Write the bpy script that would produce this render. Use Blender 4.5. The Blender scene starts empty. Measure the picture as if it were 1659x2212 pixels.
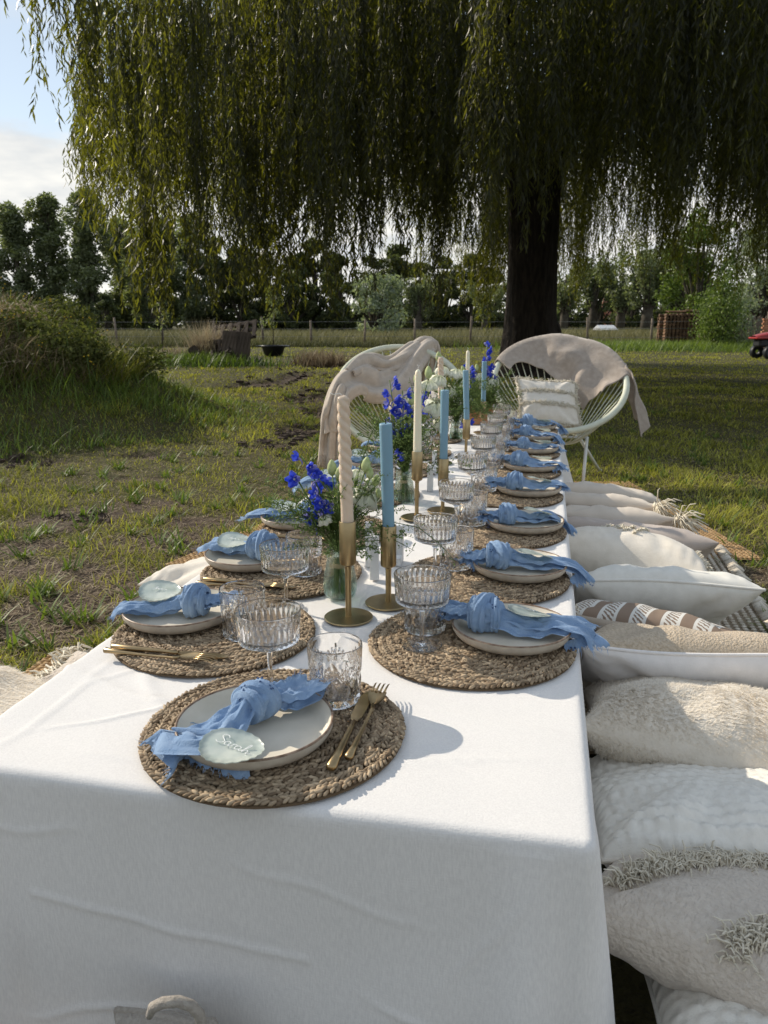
import bpy, math, random
import numpy as np
from mathutils import Vector, Matrix, Euler
random.seed(7); RG = np.random.default_rng(7)
PI = math.pi; R = math.radians
sc = bpy.context.scene; COL = sc.collection

# ------------------------------------------------------------------ camera
HC = 1.0; PITCH = 13.75
cam_d = bpy.data.cameras.new('camera'); cam = bpy.data.objects.new('camera', cam_d); COL.objects.link(cam)
cam.location = (0, 0, HC); cam.rotation_euler = (R(90 - PITCH), 0, 0)
cam_d.sensor_fit = 'HORIZONTAL'; cam_d.sensor_width = 36; cam_d.lens = 36
cam_d.clip_start = 0.02; cam_d.clip_end = 2000
cam_d.dof.use_dof = True; cam_d.dof.focus_distance = 1.45; cam_d.dof.aperture_fstop = 18
sc.camera = cam
# ------------------------------------------------------------------ world, sun, exposure
SUN_EL = 31.0; SUN_DIR = Vector((-0.837 * math.cos(R(SUN_EL)), 0.547 * math.cos(R(SUN_EL)), math.sin(R(SUN_EL)))).normalized()
w = bpy.data.worlds.new('World'); sc.world = w; w.use_nodes = True
nt = w.node_tree; N = nt.nodes; L = nt.links
for n in list(N): N.remove(n)
wo = N.new('ShaderNodeOutputWorld'); bg = N.new('ShaderNodeBackground'); L.new(bg.outputs[0], wo.inputs[0])
bg.inputs['Strength'].default_value = 0.14
sky = N.new('ShaderNodeTexSky'); sky.sky_type = 'NISHITA'; sky.sun_disc = False
sky.sun_elevation = R(SUN_EL); sky.sun_rotation = math.atan2(SUN_DIR.x, SUN_DIR.y)
sky.air_density = 0.8; sky.dust_density = 0.15; sky.ozone_density = 0.7
tc = N.new('ShaderNodeTexCoord'); sep = N.new('ShaderNodeSeparateXYZ'); L.new(tc.outputs['Generated'], sep.inputs[0])
def wm(op, a, b=None, c=None):
    m = N.new('ShaderNodeMath'); m.operation = op
    for i, q in enumerate((a, b, c)):
        if q is None: continue
        if hasattr(q, 'links'): L.new(q, m.inputs[i])
        else: m.inputs[i].default_value = q
    return m.outputs[0]
zz = wm('ADD', wm('MAXIMUM', sep.outputs[2], 0.0), 0.16)
cx = N.new('ShaderNodeCombineXYZ'); L.new(wm('DIVIDE', sep.outputs[0], zz), cx.inputs[0]); L.new(wm('DIVIDE', sep.outputs[1], zz), cx.inputs[1])
no = N.new('ShaderNodeTexNoise'); no.inputs['Scale'].default_value = 1.15; no.inputs['Detail'].default_value = 9; no.inputs['Roughness'].default_value = 0.58
cx.inputs[2].default_value = 4.7; L.new(cx.outputs[0], no.inputs['Vector'])
# thicker cloud towards the horizon, thin veil overhead
band = N.new('ShaderNodeMapRange'); band.inputs[1].default_value = 0.155; band.inputs[2].default_value = 0.235; band.inputs[3].default_value = 0.28; band.inputs[4].default_value = -0.05
L.new(sep.outputs[2], band.inputs[0])
cl = N.new('ShaderNodeMapRange'); cl.inputs[1].default_value = 0.50; cl.inputs[2].default_value = 0.68; cl.interpolation_type = 'SMOOTHSTEP'
L.new(wm('ADD', no.outputs['Fac'], band.outputs[0]), cl.inputs[0])
cs = N.new('ShaderNodeTexNoise'); cs.inputs['Scale'].default_value = 3.2; cs.inputs['Detail'].default_value = 7; L.new(cx.outputs[0], cs.inputs['Vector'])
cr = N.new('ShaderNodeMix'); cr.data_type = 'RGBA'; cr.inputs[6].default_value = (3.0, 3.05, 3.05, 1); cr.inputs[7].default_value = (4.1, 3.98, 3.7, 1)
cf = N.new('ShaderNodeMapRange'); cf.inputs[1].default_value = 0.38; cf.inputs[2].default_value = 0.6; L.new(cs.outputs['Fac'], cf.inputs[0]); L.new(cf.outputs[0], cr.inputs[0])
mx = N.new('ShaderNodeMix'); mx.data_type = 'RGBA'; L.new(wm('MULTIPLY', cl.outputs[0], 0.92), mx.inputs[0]); wt = N.new('ShaderNodeMix'); wt.data_type = 'RGBA'; wt.blend_type = 'MULTIPLY'; wt.inputs[0].default_value = 1; wt.inputs[7].default_value = (1.12, 1.0, .84, 1); L.new(sky.outputs[0], wt.inputs[6]); ve = N.new('ShaderNodeMix'); ve.data_type = 'RGBA'; ve.inputs[0].default_value = .66; L.new(wt.outputs[2], ve.inputs[6]); ve.inputs[7].default_value = (2.25, 2.5, 2.8, 1); L.new(ve.outputs[2], mx.inputs[6]); L.new(cr.outputs[2], mx.inputs[7])
L.new(mx.outputs[2], bg.inputs['Color'])
sd = bpy.data.lights.new('sun', 'SUN'); sd.energy = 2.6; sd.angle = R(0.5); sd.color = (1.0, 0.90, 0.75)
sun = bpy.data.objects.new('sun', sd); COL.objects.link(sun); sun.rotation_euler = SUN_DIR.to_track_quat('Z', 'Y').to_euler()
vs = sc.view_settings; vs.view_transform = 'Standard'; vs.look = 'None'; vs.exposure = 0.88; vs.gamma = 1.0; vs.use_curve_mapping = False
cy = sc.cycles
cy.max_bounces = 14; cy.diffuse_bounces = 4; cy.glossy_bounces = 4; cy.transmission_bounces = 12; cy.transparent_max_bounces = 16
cy.use_denoising = True; cy.sample_clamp_indirect = 6.0; cy.sample_clamp_direct = 0; cy.caustics_reflective = False; cy.caustics_refractive = True; cy.blur_glossy = 0.5

# ------------------------------------------------------------------ placing helpers
sp_, cp_ = math.sin(R(PITCH)), math.cos(R(PITCH))
def ray(x, y):
    a = (x - 829.5) / 1659; d = (y - 1106) / 1659
    return Vector((a, cp_ - d * sp_, -(sp_ + d * cp_)))
def P(x, y, z=0.0):            # picture measure -> the place at height z
    r = ray(x, y); t = (HC - z) / -r.z
    return Vector((r.x * t, r.y * t, z))
def PY(x, y, Y):               # picture measure -> the place at distance Y
    r = ray(x, y); t = Y / r.y
    return Vector((r.x * t, Y, HC + r.z * t))
TZ = 0.441; ANG = R(11.8); cu, su = math.cos(ANG), math.sin(ANG)
def T(u, v, z=TZ): return Vector((u * su + v * cu, u * cu - v * su, z))
def uv_of(p): return (p.x * su + p.y * cu, p.x * cu - p.y * su)
V0, V1, U0, U1 = -0.772, 0.082, 0.765, 4.42

# ------------------------------------------------------------------ mesh helpers
def snoise(x, y, freq=1.0, seed=0, n=7):
    g = np.random.default_rng(seed + 991); o = 0
    for i in range(n):
        a = g.uniform(0, 2 * PI); f = freq * g.uniform(0.5, 1.8); ph = g.uniform(0, 2 * PI)
        o = o + np.sin((x * math.cos(a) + y * math.sin(a)) * f + ph)
    return o / n * 1.6
def raw_mesh(name, V, faces, mats=None, smooth=True, var=None, midx=None):
    """faces: list of int arrays (n,k)"""
    me = bpy.data.meshes.new(name)
    V = np.asarray(V, dtype=np.float32).reshape(-1, 3)
    faces = [np.asarray(f, dtype=np.int32) for f in faces if len(f)]
    tot = sum(f.shape[0] for f in faces); nl = sum(f.size for f in faces)
    me.vertices.add(len(V)); me.vertices.foreach_set('co', V.ravel())
    me.loops.add(nl); me.polygons.add(tot)
    me.loops.foreach_set('vertex_index', np.concatenate([f.ravel() for f in faces]))
    st = []; s = 0
    for f in faces:
        st.append(s + np.arange(f.shape[0]) * f.shape[1]); s += f.size
    me.polygons.foreach_set('loop_start', np.concatenate(st).astype(np.int32))
    me.polygons.foreach_set('loop_total', np.concatenate([np.full(f.shape[0], f.shape[1]) for f in faces]).astype(np.int32))
    me.polygons.foreach_set('use_smooth', np.full(tot, smooth))
    if midx is not None: me.polygons.foreach_set('material_index', np.asarray(midx, dtype=np.int32))
    me.update(calc_edges=True)
    if var is not None:
        a = me.attributes.new('var', 'FLOAT', 'POINT'); a.data.foreach_set('value', np.asarray(var, dtype=np.float32))
    for m in (mats if isinstance(mats, (list, tuple)) else [mats]):
        if m is not None: me.materials.append(m)
    return me
def ob(name, me, parent=None, loc=None, rot=None, scale=None):
    o = bpy.data.objects.new(name, me); COL.objects.link(o)
    if parent is not None: o.parent = parent
    if loc is not None: o.location = loc
    if rot is not None: o.rotation_euler = rot
    if scale is not None: o.scale = scale if hasattr(scale, '__len__') else (scale,) * 3
    return o
def tag(o, label=None, cat=None, group=None, kind=None):
    if label: o['label'] = label
    if cat: o['category'] = cat
    if group: o['group'] = group
    if kind: o['kind'] = kind
    return o
def thing(name, label, cat, loc=(0, 0, 0), rz=0, group=None):
    o = bpy.data.objects.new(name, None); COL.objects.link(o); o.location = loc; o.rotation_euler = (0, 0, rz)
    o.empty_display_size = 0.05
    return tag(o, label, cat, group)
def copy_tree(o, parent=None):
    c = o.copy(); COL.objects.link(c); c.parent = parent
    for ch in o.children: copy_tree(ch, c)
    return c
def dup(o, loc=None, rz=None, label=None, group=None, scale=None):
    c = copy_tree(o)
    if loc is not None: c.location = loc
    if rz is not None: c.rotation_euler = (0, 0, rz)
    if label: c['label'] = label
    if group: c['group'] = group
    if scale: c.scale = (scale,) * 3
    return c
class MB:
    def __init__(s): s.V = []; s.F = []; s.var = []; s.m = []
    def add(s, V, F, var=0.5, m=0):
        b = len(s.V); V = [tuple(v) for v in V]; s.V += V; s.F += [tuple(i + b for i in f) for f in F]
        s.var += [var] * len(V) if not hasattr(var, '__len__') else list(var); s.m += [m] * len(F)
    def box(s, c, d, rot=None, var=0.5, bev=0.0, m=0):
        M = Euler(rot).to_matrix() if rot is not None else Matrix.Identity(3); c = Vector(c)
        hx, hy, hz = d[0] / 2, d[1] / 2, d[2] / 2
        if bev <= 0:
            vs_ = [Vector((x, y, z)) for x in (-hx, hx) for y in (-hy, hy) for z in (-hz, hz)]
            s.add([M @ v + c for v in vs_], [(0, 1, 3, 2), (4, 6, 7, 5), (0, 4, 5, 1), (2, 3, 7, 6), (0, 2, 6, 4), (1, 5, 7, 3)], var, m)
        else:
            b = bev; ring = []
            def loop(x, y, k): return [(-x + k, -y), (x - k, -y), (x, -y + k), (x, y - k), (x - k, y), (-x + k, y), (-x, y - k), (-x, -y + k)]
            lv = [(hx - b, hy - b, -hz, b * .3), (hx, hy, -hz + b, b), (hx, hy, hz - b, b), (hx - b, hy - b, hz, b * .3)]
            vs_ = []
            for (x, y, z, k) in lv: vs_ += [Vector((p[0], p[1], z)) for p in loop(x, y, k)]
            F = [tuple(range(7, -1, -1)), tuple(range(24, 32))]
            for r_ in range(3):
                for i in range(8): j = (i + 1) % 8; F.append((r_ * 8 + i, r_ * 8 + j, r_ * 8 + 8 + j, r_ * 8 + 8 + i))
            s.add([M @ v + c for v in vs_], F, var, m)
    def tube(s, pts, rad, n=8, var=0.5, cap=True, m=0, closed=False, flat=1.0):
        pts = [Vector(p) for p in pts]; k = len(pts)
        rad = rad if hasattr(rad, '__len__') else [rad] * k
        up = Vector((0, 0, 1)); prev = None; V = []
        for i, p in enumerate(pts):
            if closed: t = (pts[(i + 1) % k] - pts[i - 1])
            else: t = (pts[min(i + 1, k - 1)] - pts[max(i - 1, 0)])
            t.normalize()
            if prev is None:
                a = up.cross(t) if abs(t.z) < 0.95 else Vector((1, 0, 0)).cross(t)
            else: a = prev - t * prev.dot(t)
            a.normalize(); prev = a; b = t.cross(a)
            for j in range(n):
                q = 2 * PI * j / n
                V.append(p + (a * math.cos(q) + b * math.sin(q) * flat) * rad[i])
        F = []
        for i in range(k if closed else k - 1):
            i2 = (i + 1) % k
            for j in range(n): j2 = (j + 1) % n; F.append((i * n + j, i * n + j2, i2 * n + j2, i2 * n + j))
        if cap and not closed: F.append(tuple(range(n - 1, -1, -1))); F.append(tuple(range((k - 1) * n, k * n)))
        s.add(V, F, var, m)
    def lathe(s, prof, n=32, var=0.5, m=0, c=(0, 0, 0)):
        V = []; F = []
        for (r, z) in prof:
            for j in range(n): q = 2 * PI * j / n; V.append((c[0] + r * math.cos(q), c[1] + r * math.sin(q), c[2] + z))
        for i in range(len(prof) - 1):
            for j in range(n): j2 = (j + 1) % n; F.append((i * n + j, i * n + j2, (i + 1) * n + j2, (i + 1) * n + j))
        s.add(V, F, var, m)
    def grid(s, fn, nu, nv, var=0.5, m=0, closed_u=False):
        V = []; F = []
        for i in range(nu):
            for j in range(nv): V.append(fn(i / (nu if closed_u else nu - 1), j / (nv - 1)))
        for i in range(nu if closed_u else nu - 1):
            i2 = (i + 1) % nu
            for j in range(nv - 1): F.append((i * nv + j, i2 * nv + j, i2 * nv + j + 1, i * nv + j + 1))
        s.add(V, F, var, m)
    def mesh(s, name, mats, smooth=True, autos=None):
        me = bpy.data.meshes.new(name); me.from_pydata(s.V, [], s.F); me.update()
        me.polygons.foreach_set('use_smooth', [smooth] * len(me.polygons))
        if any(s.m): me.polygons.foreach_set('material_index', s.m)
        a = me.attributes.new('var', 'FLOAT', 'POINT'); a.data.foreach_set('value', np.asarray(s.var, dtype=np.float32))
        for m_ in (mats if isinstance(mats, (list, tuple)) else [mats]): me.materials.append(m_)
        if autos is not None:
            try: me.set_sharp_from_angle(angle=R(autos))
            except Exception: pass
        return me
def bezier(p0, p1, p2, n):
    p0, p1, p2 = Vector(p0), Vector(p1), Vector(p2)
    return [p0 * (1 - t) ** 2 + p1 * 2 * t * (1 - t) + p2 * t * t for t in [i / (n - 1) for i in range(n)]]
def instance_np(tv, tf, M, pos, tvar=None, var=None):
    """template (k,3), faces (m,q), M (n,3,3), pos (n,3) -> V, F, var"""
    k = len(tv); n = len(pos)
    V = np.einsum('nij,kj->nki', M, tv) + pos[:, None, :]
    F = (tf[None] + (np.arange(n) * k)[:, None, None]).reshape(-1, tf.shape[1])
    vv = None
    if var is not None: vv = np.repeat(var, k) + (np.tile(tvar, n) if tvar is not None else 0)
    return V.reshape(-1, 3), F, vv
def frames(d, roll):
    """direction d (n,3) as local Y, random roll"""
    d = d / np.linalg.norm(d, axis=1, keepdims=True)
    up = np.where(np.abs(d[:, 2:3]) > .95, np.array([[1., 0, 0]]), np.array([[0, 0, 1.]]))
    a = np.cross(d, up); a /= np.linalg.norm(a, axis=1, keepdims=True); b = np.cross(a, d)
    c, s_ = np.cos(roll)[:, None], np.sin(roll)[:, None]
    x = a * c + b * s_; z = -a * s_ + b * c
    return np.stack([x, d, z], axis=2)

# ------------------------------------------------------------------ materials
def mat(name, base, rough=0.7, c2=None, vscale=None, bump=None, metallic=0.0, spec=0.3, attr=False, transl=0.0, mscale=None, sheen=0.0, rnd=0.0, extra=None, detail=4, bdist=0.002, coat=0.0, vlo=.35, vhi=.65):
    m = bpy.data.materials.new(name); m.use_nodes = True; t = m.node_tree; n = t.nodes; l = t.links
    b = n['Principled BSDF']; out = n['Material Output']
    b.inputs['Base Color'].default_value = (*base, 1); b.inputs['Roughness'].default_value = rough
    b.inputs['Metallic'].default_value = metallic; b.inputs['Specular IOR Level'].default_value = spec
    b.inputs['Sheen Weight'].default_value = sheen; b.inputs['Coat Weight'].default_value = coat
    tcn = n.new('ShaderNodeTexCoord'); src = tcn.outputs['Object']
    if mscale:
        mp = n.new('ShaderNodeMapping'); mp.inputs['Scale'].default_value = mscale; l.new(src, mp.inputs[0]); src = mp.outputs[0]
    col = None
    if attr:
        a = n.new('ShaderNodeAttribute'); a.attribute_name = 'var'
        mixn = n.new('ShaderNodeMix'); mixn.data_type = 'RGBA'; mixn.inputs[6].default_value = (*base, 1); mixn.inputs[7].default_value = (*c2, 1)
        l.new(a.outputs['Fac'], mixn.inputs[0]); col = mixn.outputs[2]
        if vscale:
            nz = n.new('ShaderNodeTexNoise'); nz.inputs['Scale'].default_value = vscale; nz.inputs['Detail'].default_value = detail; l.new(src, nz.inputs['Vector'])
            mr = n.new('ShaderNodeMapRange'); mr.inputs[1].default_value = .3; mr.inputs[2].default_value = .7; mr.inputs[3].default_value = .72; mr.inputs[4].default_value = 1.15
            l.new(nz.outputs['Fac'], mr.inputs[0])
            mu = n.new('ShaderNodeMix'); mu.data_type = 'RGBA'; mu.blend_type = 'MULTIPLY'; mu.inputs[0].default_value = 1; l.new(col, mu.inputs[6]); l.new(mr.outputs[0], mu.inputs[7]); col = mu.outputs[2]
    elif c2 is not None:
        nz = n.new('ShaderNodeTexNoise'); nz.inputs['Scale'].default_value = vscale or 10; nz.inputs['Detail'].default_value = detail; l.new(src, nz.inputs['Vector'])
        mr = n.new('ShaderNodeMapRange'); mr.inputs[1].default_value = vlo; mr.inputs[2].default_value = vhi; l.new(nz.outputs['Fac'], mr.inputs[0])
        mixn = n.new('ShaderNodeMix'); mixn.data_type = 'RGBA'; mixn.inputs[6].default_value = (*base, 1); mixn.inputs[7].default_value = (*c2, 1)
        l.new(mr.outputs[0], mixn.inputs[0]); col = mixn.outputs[2]
    if rnd:
        oi = n.new('ShaderNodeObjectInfo'); mr2 = n.new('ShaderNodeMapRange'); mr2.inputs[3].default_value = 1 - rnd; mr2.inputs[4].default_value = 1 + rnd
        l.new(oi.outputs['Random'], mr2.inputs[0])
        mu = n.new('ShaderNodeMix'); mu.data_type = 'RGBA'; mu.blend_type = 'MULTIPLY'; mu.inputs[0].default_value = 1
        if col is not None: l.new(col, mu.inputs[6])
        else: mu.inputs[6].default_value = (*base, 1)
        l.new(mr2.outputs[0], mu.inputs[7]); col = mu.outputs[2]
    if col is not None: l.new(col, b.inputs['Base Color'])
    if bump:
        hs = None
        for (scale, strength, stretch) in bump:
            mp2 = n.new('ShaderNodeMapping'); mp2.inputs['Scale'].default_value = stretch; l.new(tcn.outputs['Object'], mp2.inputs[0])
            nb = n.new('ShaderNodeTexNoise'); nb.inputs['Scale'].default_value = scale; nb.inputs['Detail'].default_value = 3; l.new(mp2.outputs[0], nb.inputs['Vector'])
            bn = n.new('ShaderNodeBump'); bn.inputs['Strength'].default_value = strength; bn.inputs['Distance'].default_value = bdist
            l.new(nb.outputs['Fac'], bn.inputs['Height'])
            if hs is not None: l.new(hs, bn.inputs['Normal'])
            hs = bn.outputs[0]
        l.new(hs, b.inputs['Normal'])
    if transl > 0:
        tr = n.new('ShaderNodeBsdfTranslucent'); ms = n.new('ShaderNodeMixShader'); ms.inputs[0].default_value = transl
        if col is not None:
            br = n.new('ShaderNodeMix'); br.data_type = 'RGBA'; br.blend_type = 'MULTIPLY'; br.inputs[0].default_value = 1; l.new(col, br.inputs[6]); br.inputs[7].default_value = extra or (1, 1, 1, 1)
            l.new(br.outputs[2], tr.inputs['Color'])
        else: tr.inputs['Color'].default_value = (*base, 1)
        l.new(b.outputs[0], ms.inputs[1]); l.new(tr.outputs[0], ms.inputs[2]); l.new(ms.outputs[0], out.inputs[0])
    return m
def glass_mat(name, tint=(1, 1, 1), mixf=0.62, ior=1.5, rough=0.0):
    m = bpy.data.materials.new(name); m.use_nodes = True; t = m.node_tree; n = t.nodes; l = t.links
    n.remove(n['Principled BSDF']); out = n['Material Output']
    g = n.new('ShaderNodeBsdfGlass'); g.inputs['IOR'].default_value = ior; g.inputs['Color'].default_value = (*tint, 1); g.inputs['Roughness'].default_value = rough
    tr = n.new('ShaderNodeBsdfTransparent'); tr.inputs[0].default_value = (*tint, 1)
    ms = n.new('ShaderNodeMixShader'); ms.inputs[0].default_value = mixf
    l.new(tr.outputs[0], ms.inputs[1]); l.new(g.outputs[0], ms.inputs[2]); l.new(ms.outputs[0], out.inputs[0])
    return m
M = {}
S1 = (1, 1, 1)
M['cloth'] = mat('white_linen', (0.87, 0.845, 0.815), .85, c2=(0.80, 0.775, 0.75), vscale=1.0, mscale=(420, 420, 90), detail=4, bump=[(1, .25, (520, 520, 110)), (1, .2, (110, 520, 520)), (1, .3, (9, 9, 9))], spec=.15, sheen=.1, transl=.12)
M['clothpatch'] = M['cloth']
M['braid'] = mat('seagrass', (0.17, 0.115, 0.068), .75, c2=(0.52, 0.40, 0.265), attr=True, vscale=60, bump=[(1, .4, (900, 900, 900))], bdist=.0008)
M['jute'] = mat('jute', (0.40, 0.25, 0.12), .85, c2=(0.62, 0.43, 0.23), attr=True, vscale=50)
M['cream_yarn'] = mat('cream_yarn', (0.54, 0.47, 0.37), .9, c2=(0.72, 0.66, 0.56), attr=True, vscale=60)
M['rug_back'] = mat('brown_rug_backing', (0.36, 0.29, 0.21), .95)
M['plate'] = mat('stoneware_glaze', (0.74, 0.68, 0.57), .25, c2=(0.64, 0.585, 0.48), vscale=18, spec=.25, bump=[(1, .12, (30, 30, 30))])
M['plate_out'] = mat('stoneware_body', (0.50, 0.44, 0.36), .55, c2=(0.60, 0.54, 0.45), vscale=60)
M['plate_rim'] = mat('stoneware_rim', (0.16, 0.10, 0.065), .35, c2=(0.34, 0.25, 0.18), vscale=90)
M['nap'] = mat('blue_muslin', (0.235, 0.36, 0.56), .9, c2=(0.32, 0.45, 0.64), vscale=45, bump=[(1, .6, (500, 500, 500)), (1, .55, (80, 80, 80))], spec=.12, sheen=.15, transl=.18, bdist=.003)
M['eye'] = mat('eyelet_dark', (0.05, 0.09, 0.2), .9)
M['shell'] = mat('capiz_shell', (0.56, 0.64, 0.60), .22, c2=(0.76, 0.80, 0.74), vscale=28, spec=.5, transl=.35)
M['ink'] = mat('white_ink', (0.9, 0.9, 0.88), .5)
M['gold'] = mat('brushed_gold', (0.44, 0.34, 0.19), .34, metallic=1.0, bump=[(1, .12, (40, 40, 900))], c2=(0.36, 0.275, 0.15), vscale=20)
M['gold_c'] = mat('gold_cutlery', (0.46, 0.34, 0.185), .3, metallic=1.0, c2=(0.36, 0.26, 0.14), vscale=35)
def wax(name, c): 
    m = mat(name, c, .42, spec=.35, bump=[(1, .1, (60, 60, 30))]); b = m.node_tree.nodes['Principled BSDF']
    b.inputs['Subsurface Weight'].default_value = .35; b.inputs['Subsurface Radius'].default_value = (.012, .008, .006); b.inputs['Subsurface Scale'].default_value = .6; return m
M['wax_blue'] = wax('blue_wax', (0.22, 0.37, 0.47)); M['wax_beige'] = wax('beige_wax', (0.68, 0.55, 0.42)); M['wax_cream'] = wax('cream_wax', (0.84, 0.78, 0.60))
M['wick'] = mat('wick', (0.75, 0.72, 0.66), .9); M['wick_d'] = mat('burnt_wick', (0.02, 0.018, 0.016), .9)
M['glass'] = glass_mat('crystal_glass', (1, 1, 1), .92); M['vase'] = glass_mat('clear_glass', (.93, .97, .95), .5); M['water'] = glass_mat('vase_water', (.90, .96, .93), .7, 1.33)
M['white_paint'] = mat('white_paint', (0.76, 0.76, 0.75), .5, c2=(0.7, 0.7, 0.69), vscale=30)
M['petal_b'] = mat('delphinium_blue', (0.012, 0.05, 0.62), .55, c2=(0.10, 0.14, 0.72), vscale=70, transl=.35, sheen=.1)
M['petal_p'] = mat('delphinium_mauve', (0.24, 0.24, 0.62), .6, c2=(0.42, 0.40, 0.72), vscale=70, transl=.3)
M['petal_w'] = mat('white_petal', (0.84, 0.83, 0.73), .55, c2=(0.78, 0.80, 0.62), vscale=30, transl=.3)
M['bud'] = mat('green_bud', (0.42, 0.50, 0.20), .6, c2=(0.62, 0.66, 0.36), vscale=60, transl=.15)
M['stem'] = mat('flower_stem', (0.07, 0.13, 0.03), .6, c2=(0.16, 0.24, 0.06), vscale=60)
M['sprig'] = mat('sprig_leaf', (0.07, 0.12, 0.03), .6, c2=(0.25, 0.34, 0.10), attr=True, transl=.3)
M['twine'] = mat('twine', (0.45, 0.34, 0.2), .9)
M['hoop'] = mat('mint_cream_cord', (0.55, 0.57, 0.45), .5, c2=(0.63, 0.64, 0.52), vscale=30, spec=.4)
M['steel_w'] = mat('white_steel', (0.72, 0.73, 0.70), .4)
M['throw'] = mat('mauve_beige_fleece', (0.33, 0.272, 0.222), .95, c2=(0.40, 0.335, 0.278), vscale=30, sheen=.4, bump=[(1, .5, (90, 90, 90))], bdist=.004)
M['throw2'] = mat('sand_fleece', (0.44, 0.372, 0.305), .95, c2=(0.51, 0.435, 0.36), vscale=26, sheen=.3, bump=[(1, .5, (120, 120, 120))], bdist=.004)
M['wood_o'] = mat('orange_wood', (0.33, 0.14, 0.06), .5, c2=(0.42, 0.20, 0.09), vscale=4, mscale=(3, 3, 30))
M['ivory_cord'] = mat('ivory_fringe', (0.66, 0.60, 0.48), .95, c2=(0.74, 0.68, 0.56), attr=True)
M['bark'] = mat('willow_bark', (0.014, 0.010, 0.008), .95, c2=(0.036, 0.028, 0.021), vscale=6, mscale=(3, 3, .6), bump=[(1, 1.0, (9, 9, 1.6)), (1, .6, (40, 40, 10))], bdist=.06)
M['bark_bg'] = mat('tree_bark', (0.05, 0.04, 0.03), .95, c2=(0.09, 0.08, 0.06), vscale=3)
def leafm(name, a, b, tl=.4, rough=.5, spec=.3, ex=(1.4, 1.5, .7, 1)): return mat(name, a, rough, c2=b, attr=True, transl=tl, spec=spec, extra=ex)
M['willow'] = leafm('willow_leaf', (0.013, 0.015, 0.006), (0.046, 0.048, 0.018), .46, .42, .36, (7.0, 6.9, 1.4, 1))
M['poplar'] = leafm('poplar_leaf', (0.085, 0.105, 0.055), (0.26, 0.29, 0.17), .45)
M['dark_leaf'] = leafm('dark_leaf', (0.042, 0.052, 0.022), (0.12, 0.14, 0.06), .4)
M['silver_leaf'] = leafm('silver_leaf', (0.14, 0.17, 0.12), (0.34, 0.38, 0.29), .4)
M['bush_leaf'] = leafm('bush_leaf', (0.06, 0.10, 0.02), (0.20, 0.26, 0.06), .35)
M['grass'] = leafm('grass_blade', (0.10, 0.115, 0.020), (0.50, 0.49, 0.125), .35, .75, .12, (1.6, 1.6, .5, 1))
M['straw'] = leafm('dry_grass', (0.15, 0.10, 0.06), (0.58, 0.49, 0.33), .2, .7, .2, (1, 1, 1, 1))
M['meadow'] = leafm('meadow_grass', (0.08, 0.085, 0.035), (0.26, 0.24, 0.13), .3, .7, .2, (1.2, 1.2, .9, 1))
M['weed_leaf'] = leafm('weed_leaf', (0.05, 0.065, 0.02), (0.17, 0.18, 0.065), .3, .8, .1)
M['yellow'] = mat('yellow_petals', (0.75, 0.5, 0.03), .6)
M['old_wood'] = mat('weathered_wood', (0.06, 0.045, 0.035), .85, c2=(0.13, 0.10, 0.08), vscale=3, mscale=(12, 12, 1.5), rnd=.25)
M['post_wood'] = mat('fence_post_wood', (0.13, 0.10, 0.075), .9, c2=(0.22, 0.18, 0.14), vscale=5, rnd=.2)
M['log'] = mat('cut_log', (0.11, 0.06, 0.035), .85, c2=(0.20, 0.12, 0.07), vscale=8, rnd=.35)
M['wire'] = mat('fence_wire', (0.25, 0.25, 0.24), .5, metallic=.6)
M['black_pl'] = mat('black_plastic', (0.02, 0.022, 0.025), .45)
M['red_paint'] = mat('red_enamel', (0.32, 0.02, 0.015), .35, spec=.5)
M['brick'] = mat('brick', (0.30, 0.13, 0.07), .9, c2=(0.42, 0.22, 0.13), vscale=12, rnd=.3)
M['roofw'] = mat('pale_metal_roof', (0.5, 0.52, 0.55), .5); M['roofr'] = mat('clay_roof', (0.25, 0.10, 0.07), .8); M['wallb'] = mat('barn_wall', (0.10, 0.08, 0.065), .9)
def pil(name, a, b, bump, vscale=40, rough=.95, **k): return mat(name, a, rough, c2=b, vscale=vscale, bump=bump, sheen=.2, spec=.1, **k)
M['p_linen'] = pil('offwhite_linen', (0.76, 0.735, 0.67), (0.70, 0.675, 0.61), [(1, .3, (300, 300, 300)), (1, .5, (16, 16, 16))])
M['p_grey'] = pil('greige_velvet', (0.43, 0.365, 0.32), (0.49, 0.425, 0.38), [(1, .4, (20, 20, 20))], 12)
M['p_beige'] = pil('light_greige_velvet', (0.58, 0.51, 0.43), (0.64, 0.565, 0.48), [(1, .4, (20, 20, 20))], 12)
M['p_cream'] = pil('cream_cotton', (0.69, 0.63, 0.54), (0.75, 0.69, 0.60), [(1, .4, (260, 260, 260)), (1, .4, (18, 18, 18))])
M['p_white'] = pil('white_cotton', (0.84, 0.80, 0.77), (0.78, 0.745, 0.715), [(1, .3, (300, 300, 300)), (1, .5, (14, 14, 14))])
M['p_fur'] = pil('cream_fur_base', (0.68, 0.61, 0.51), (0.74, 0.67, 0.57), [(1, .9, (200, 200, 200))])
M['fur'] = mat('cream_fur', (0.73, 0.665, 0.57), .9, c2=(0.85, 0.79, 0.69), attr=True, transl=.25, spec=.15)
M['p_natural'] = pil('natural_weave', (0.55, 0.48, 0.405), (0.62, 0.55, 0.47), [(1, 1.0, (150, 70, 150)), (1, .5, (16, 16, 16))], 110, bdist=.006)
M['boucle'] = pil('beige_boucle', (0.50, 0.40, 0.285), (0.64, 0.53, 0.40), [(1, 1.0, (220, 220, 220))], 160, bdist=.006)
M['p_taupe'] = pil('taupe_canvas', (0.30, 0.265, 0.225), (0.38, 0.34, 0.29), [(1, .9, (350, 350, 350))], 200)
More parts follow.
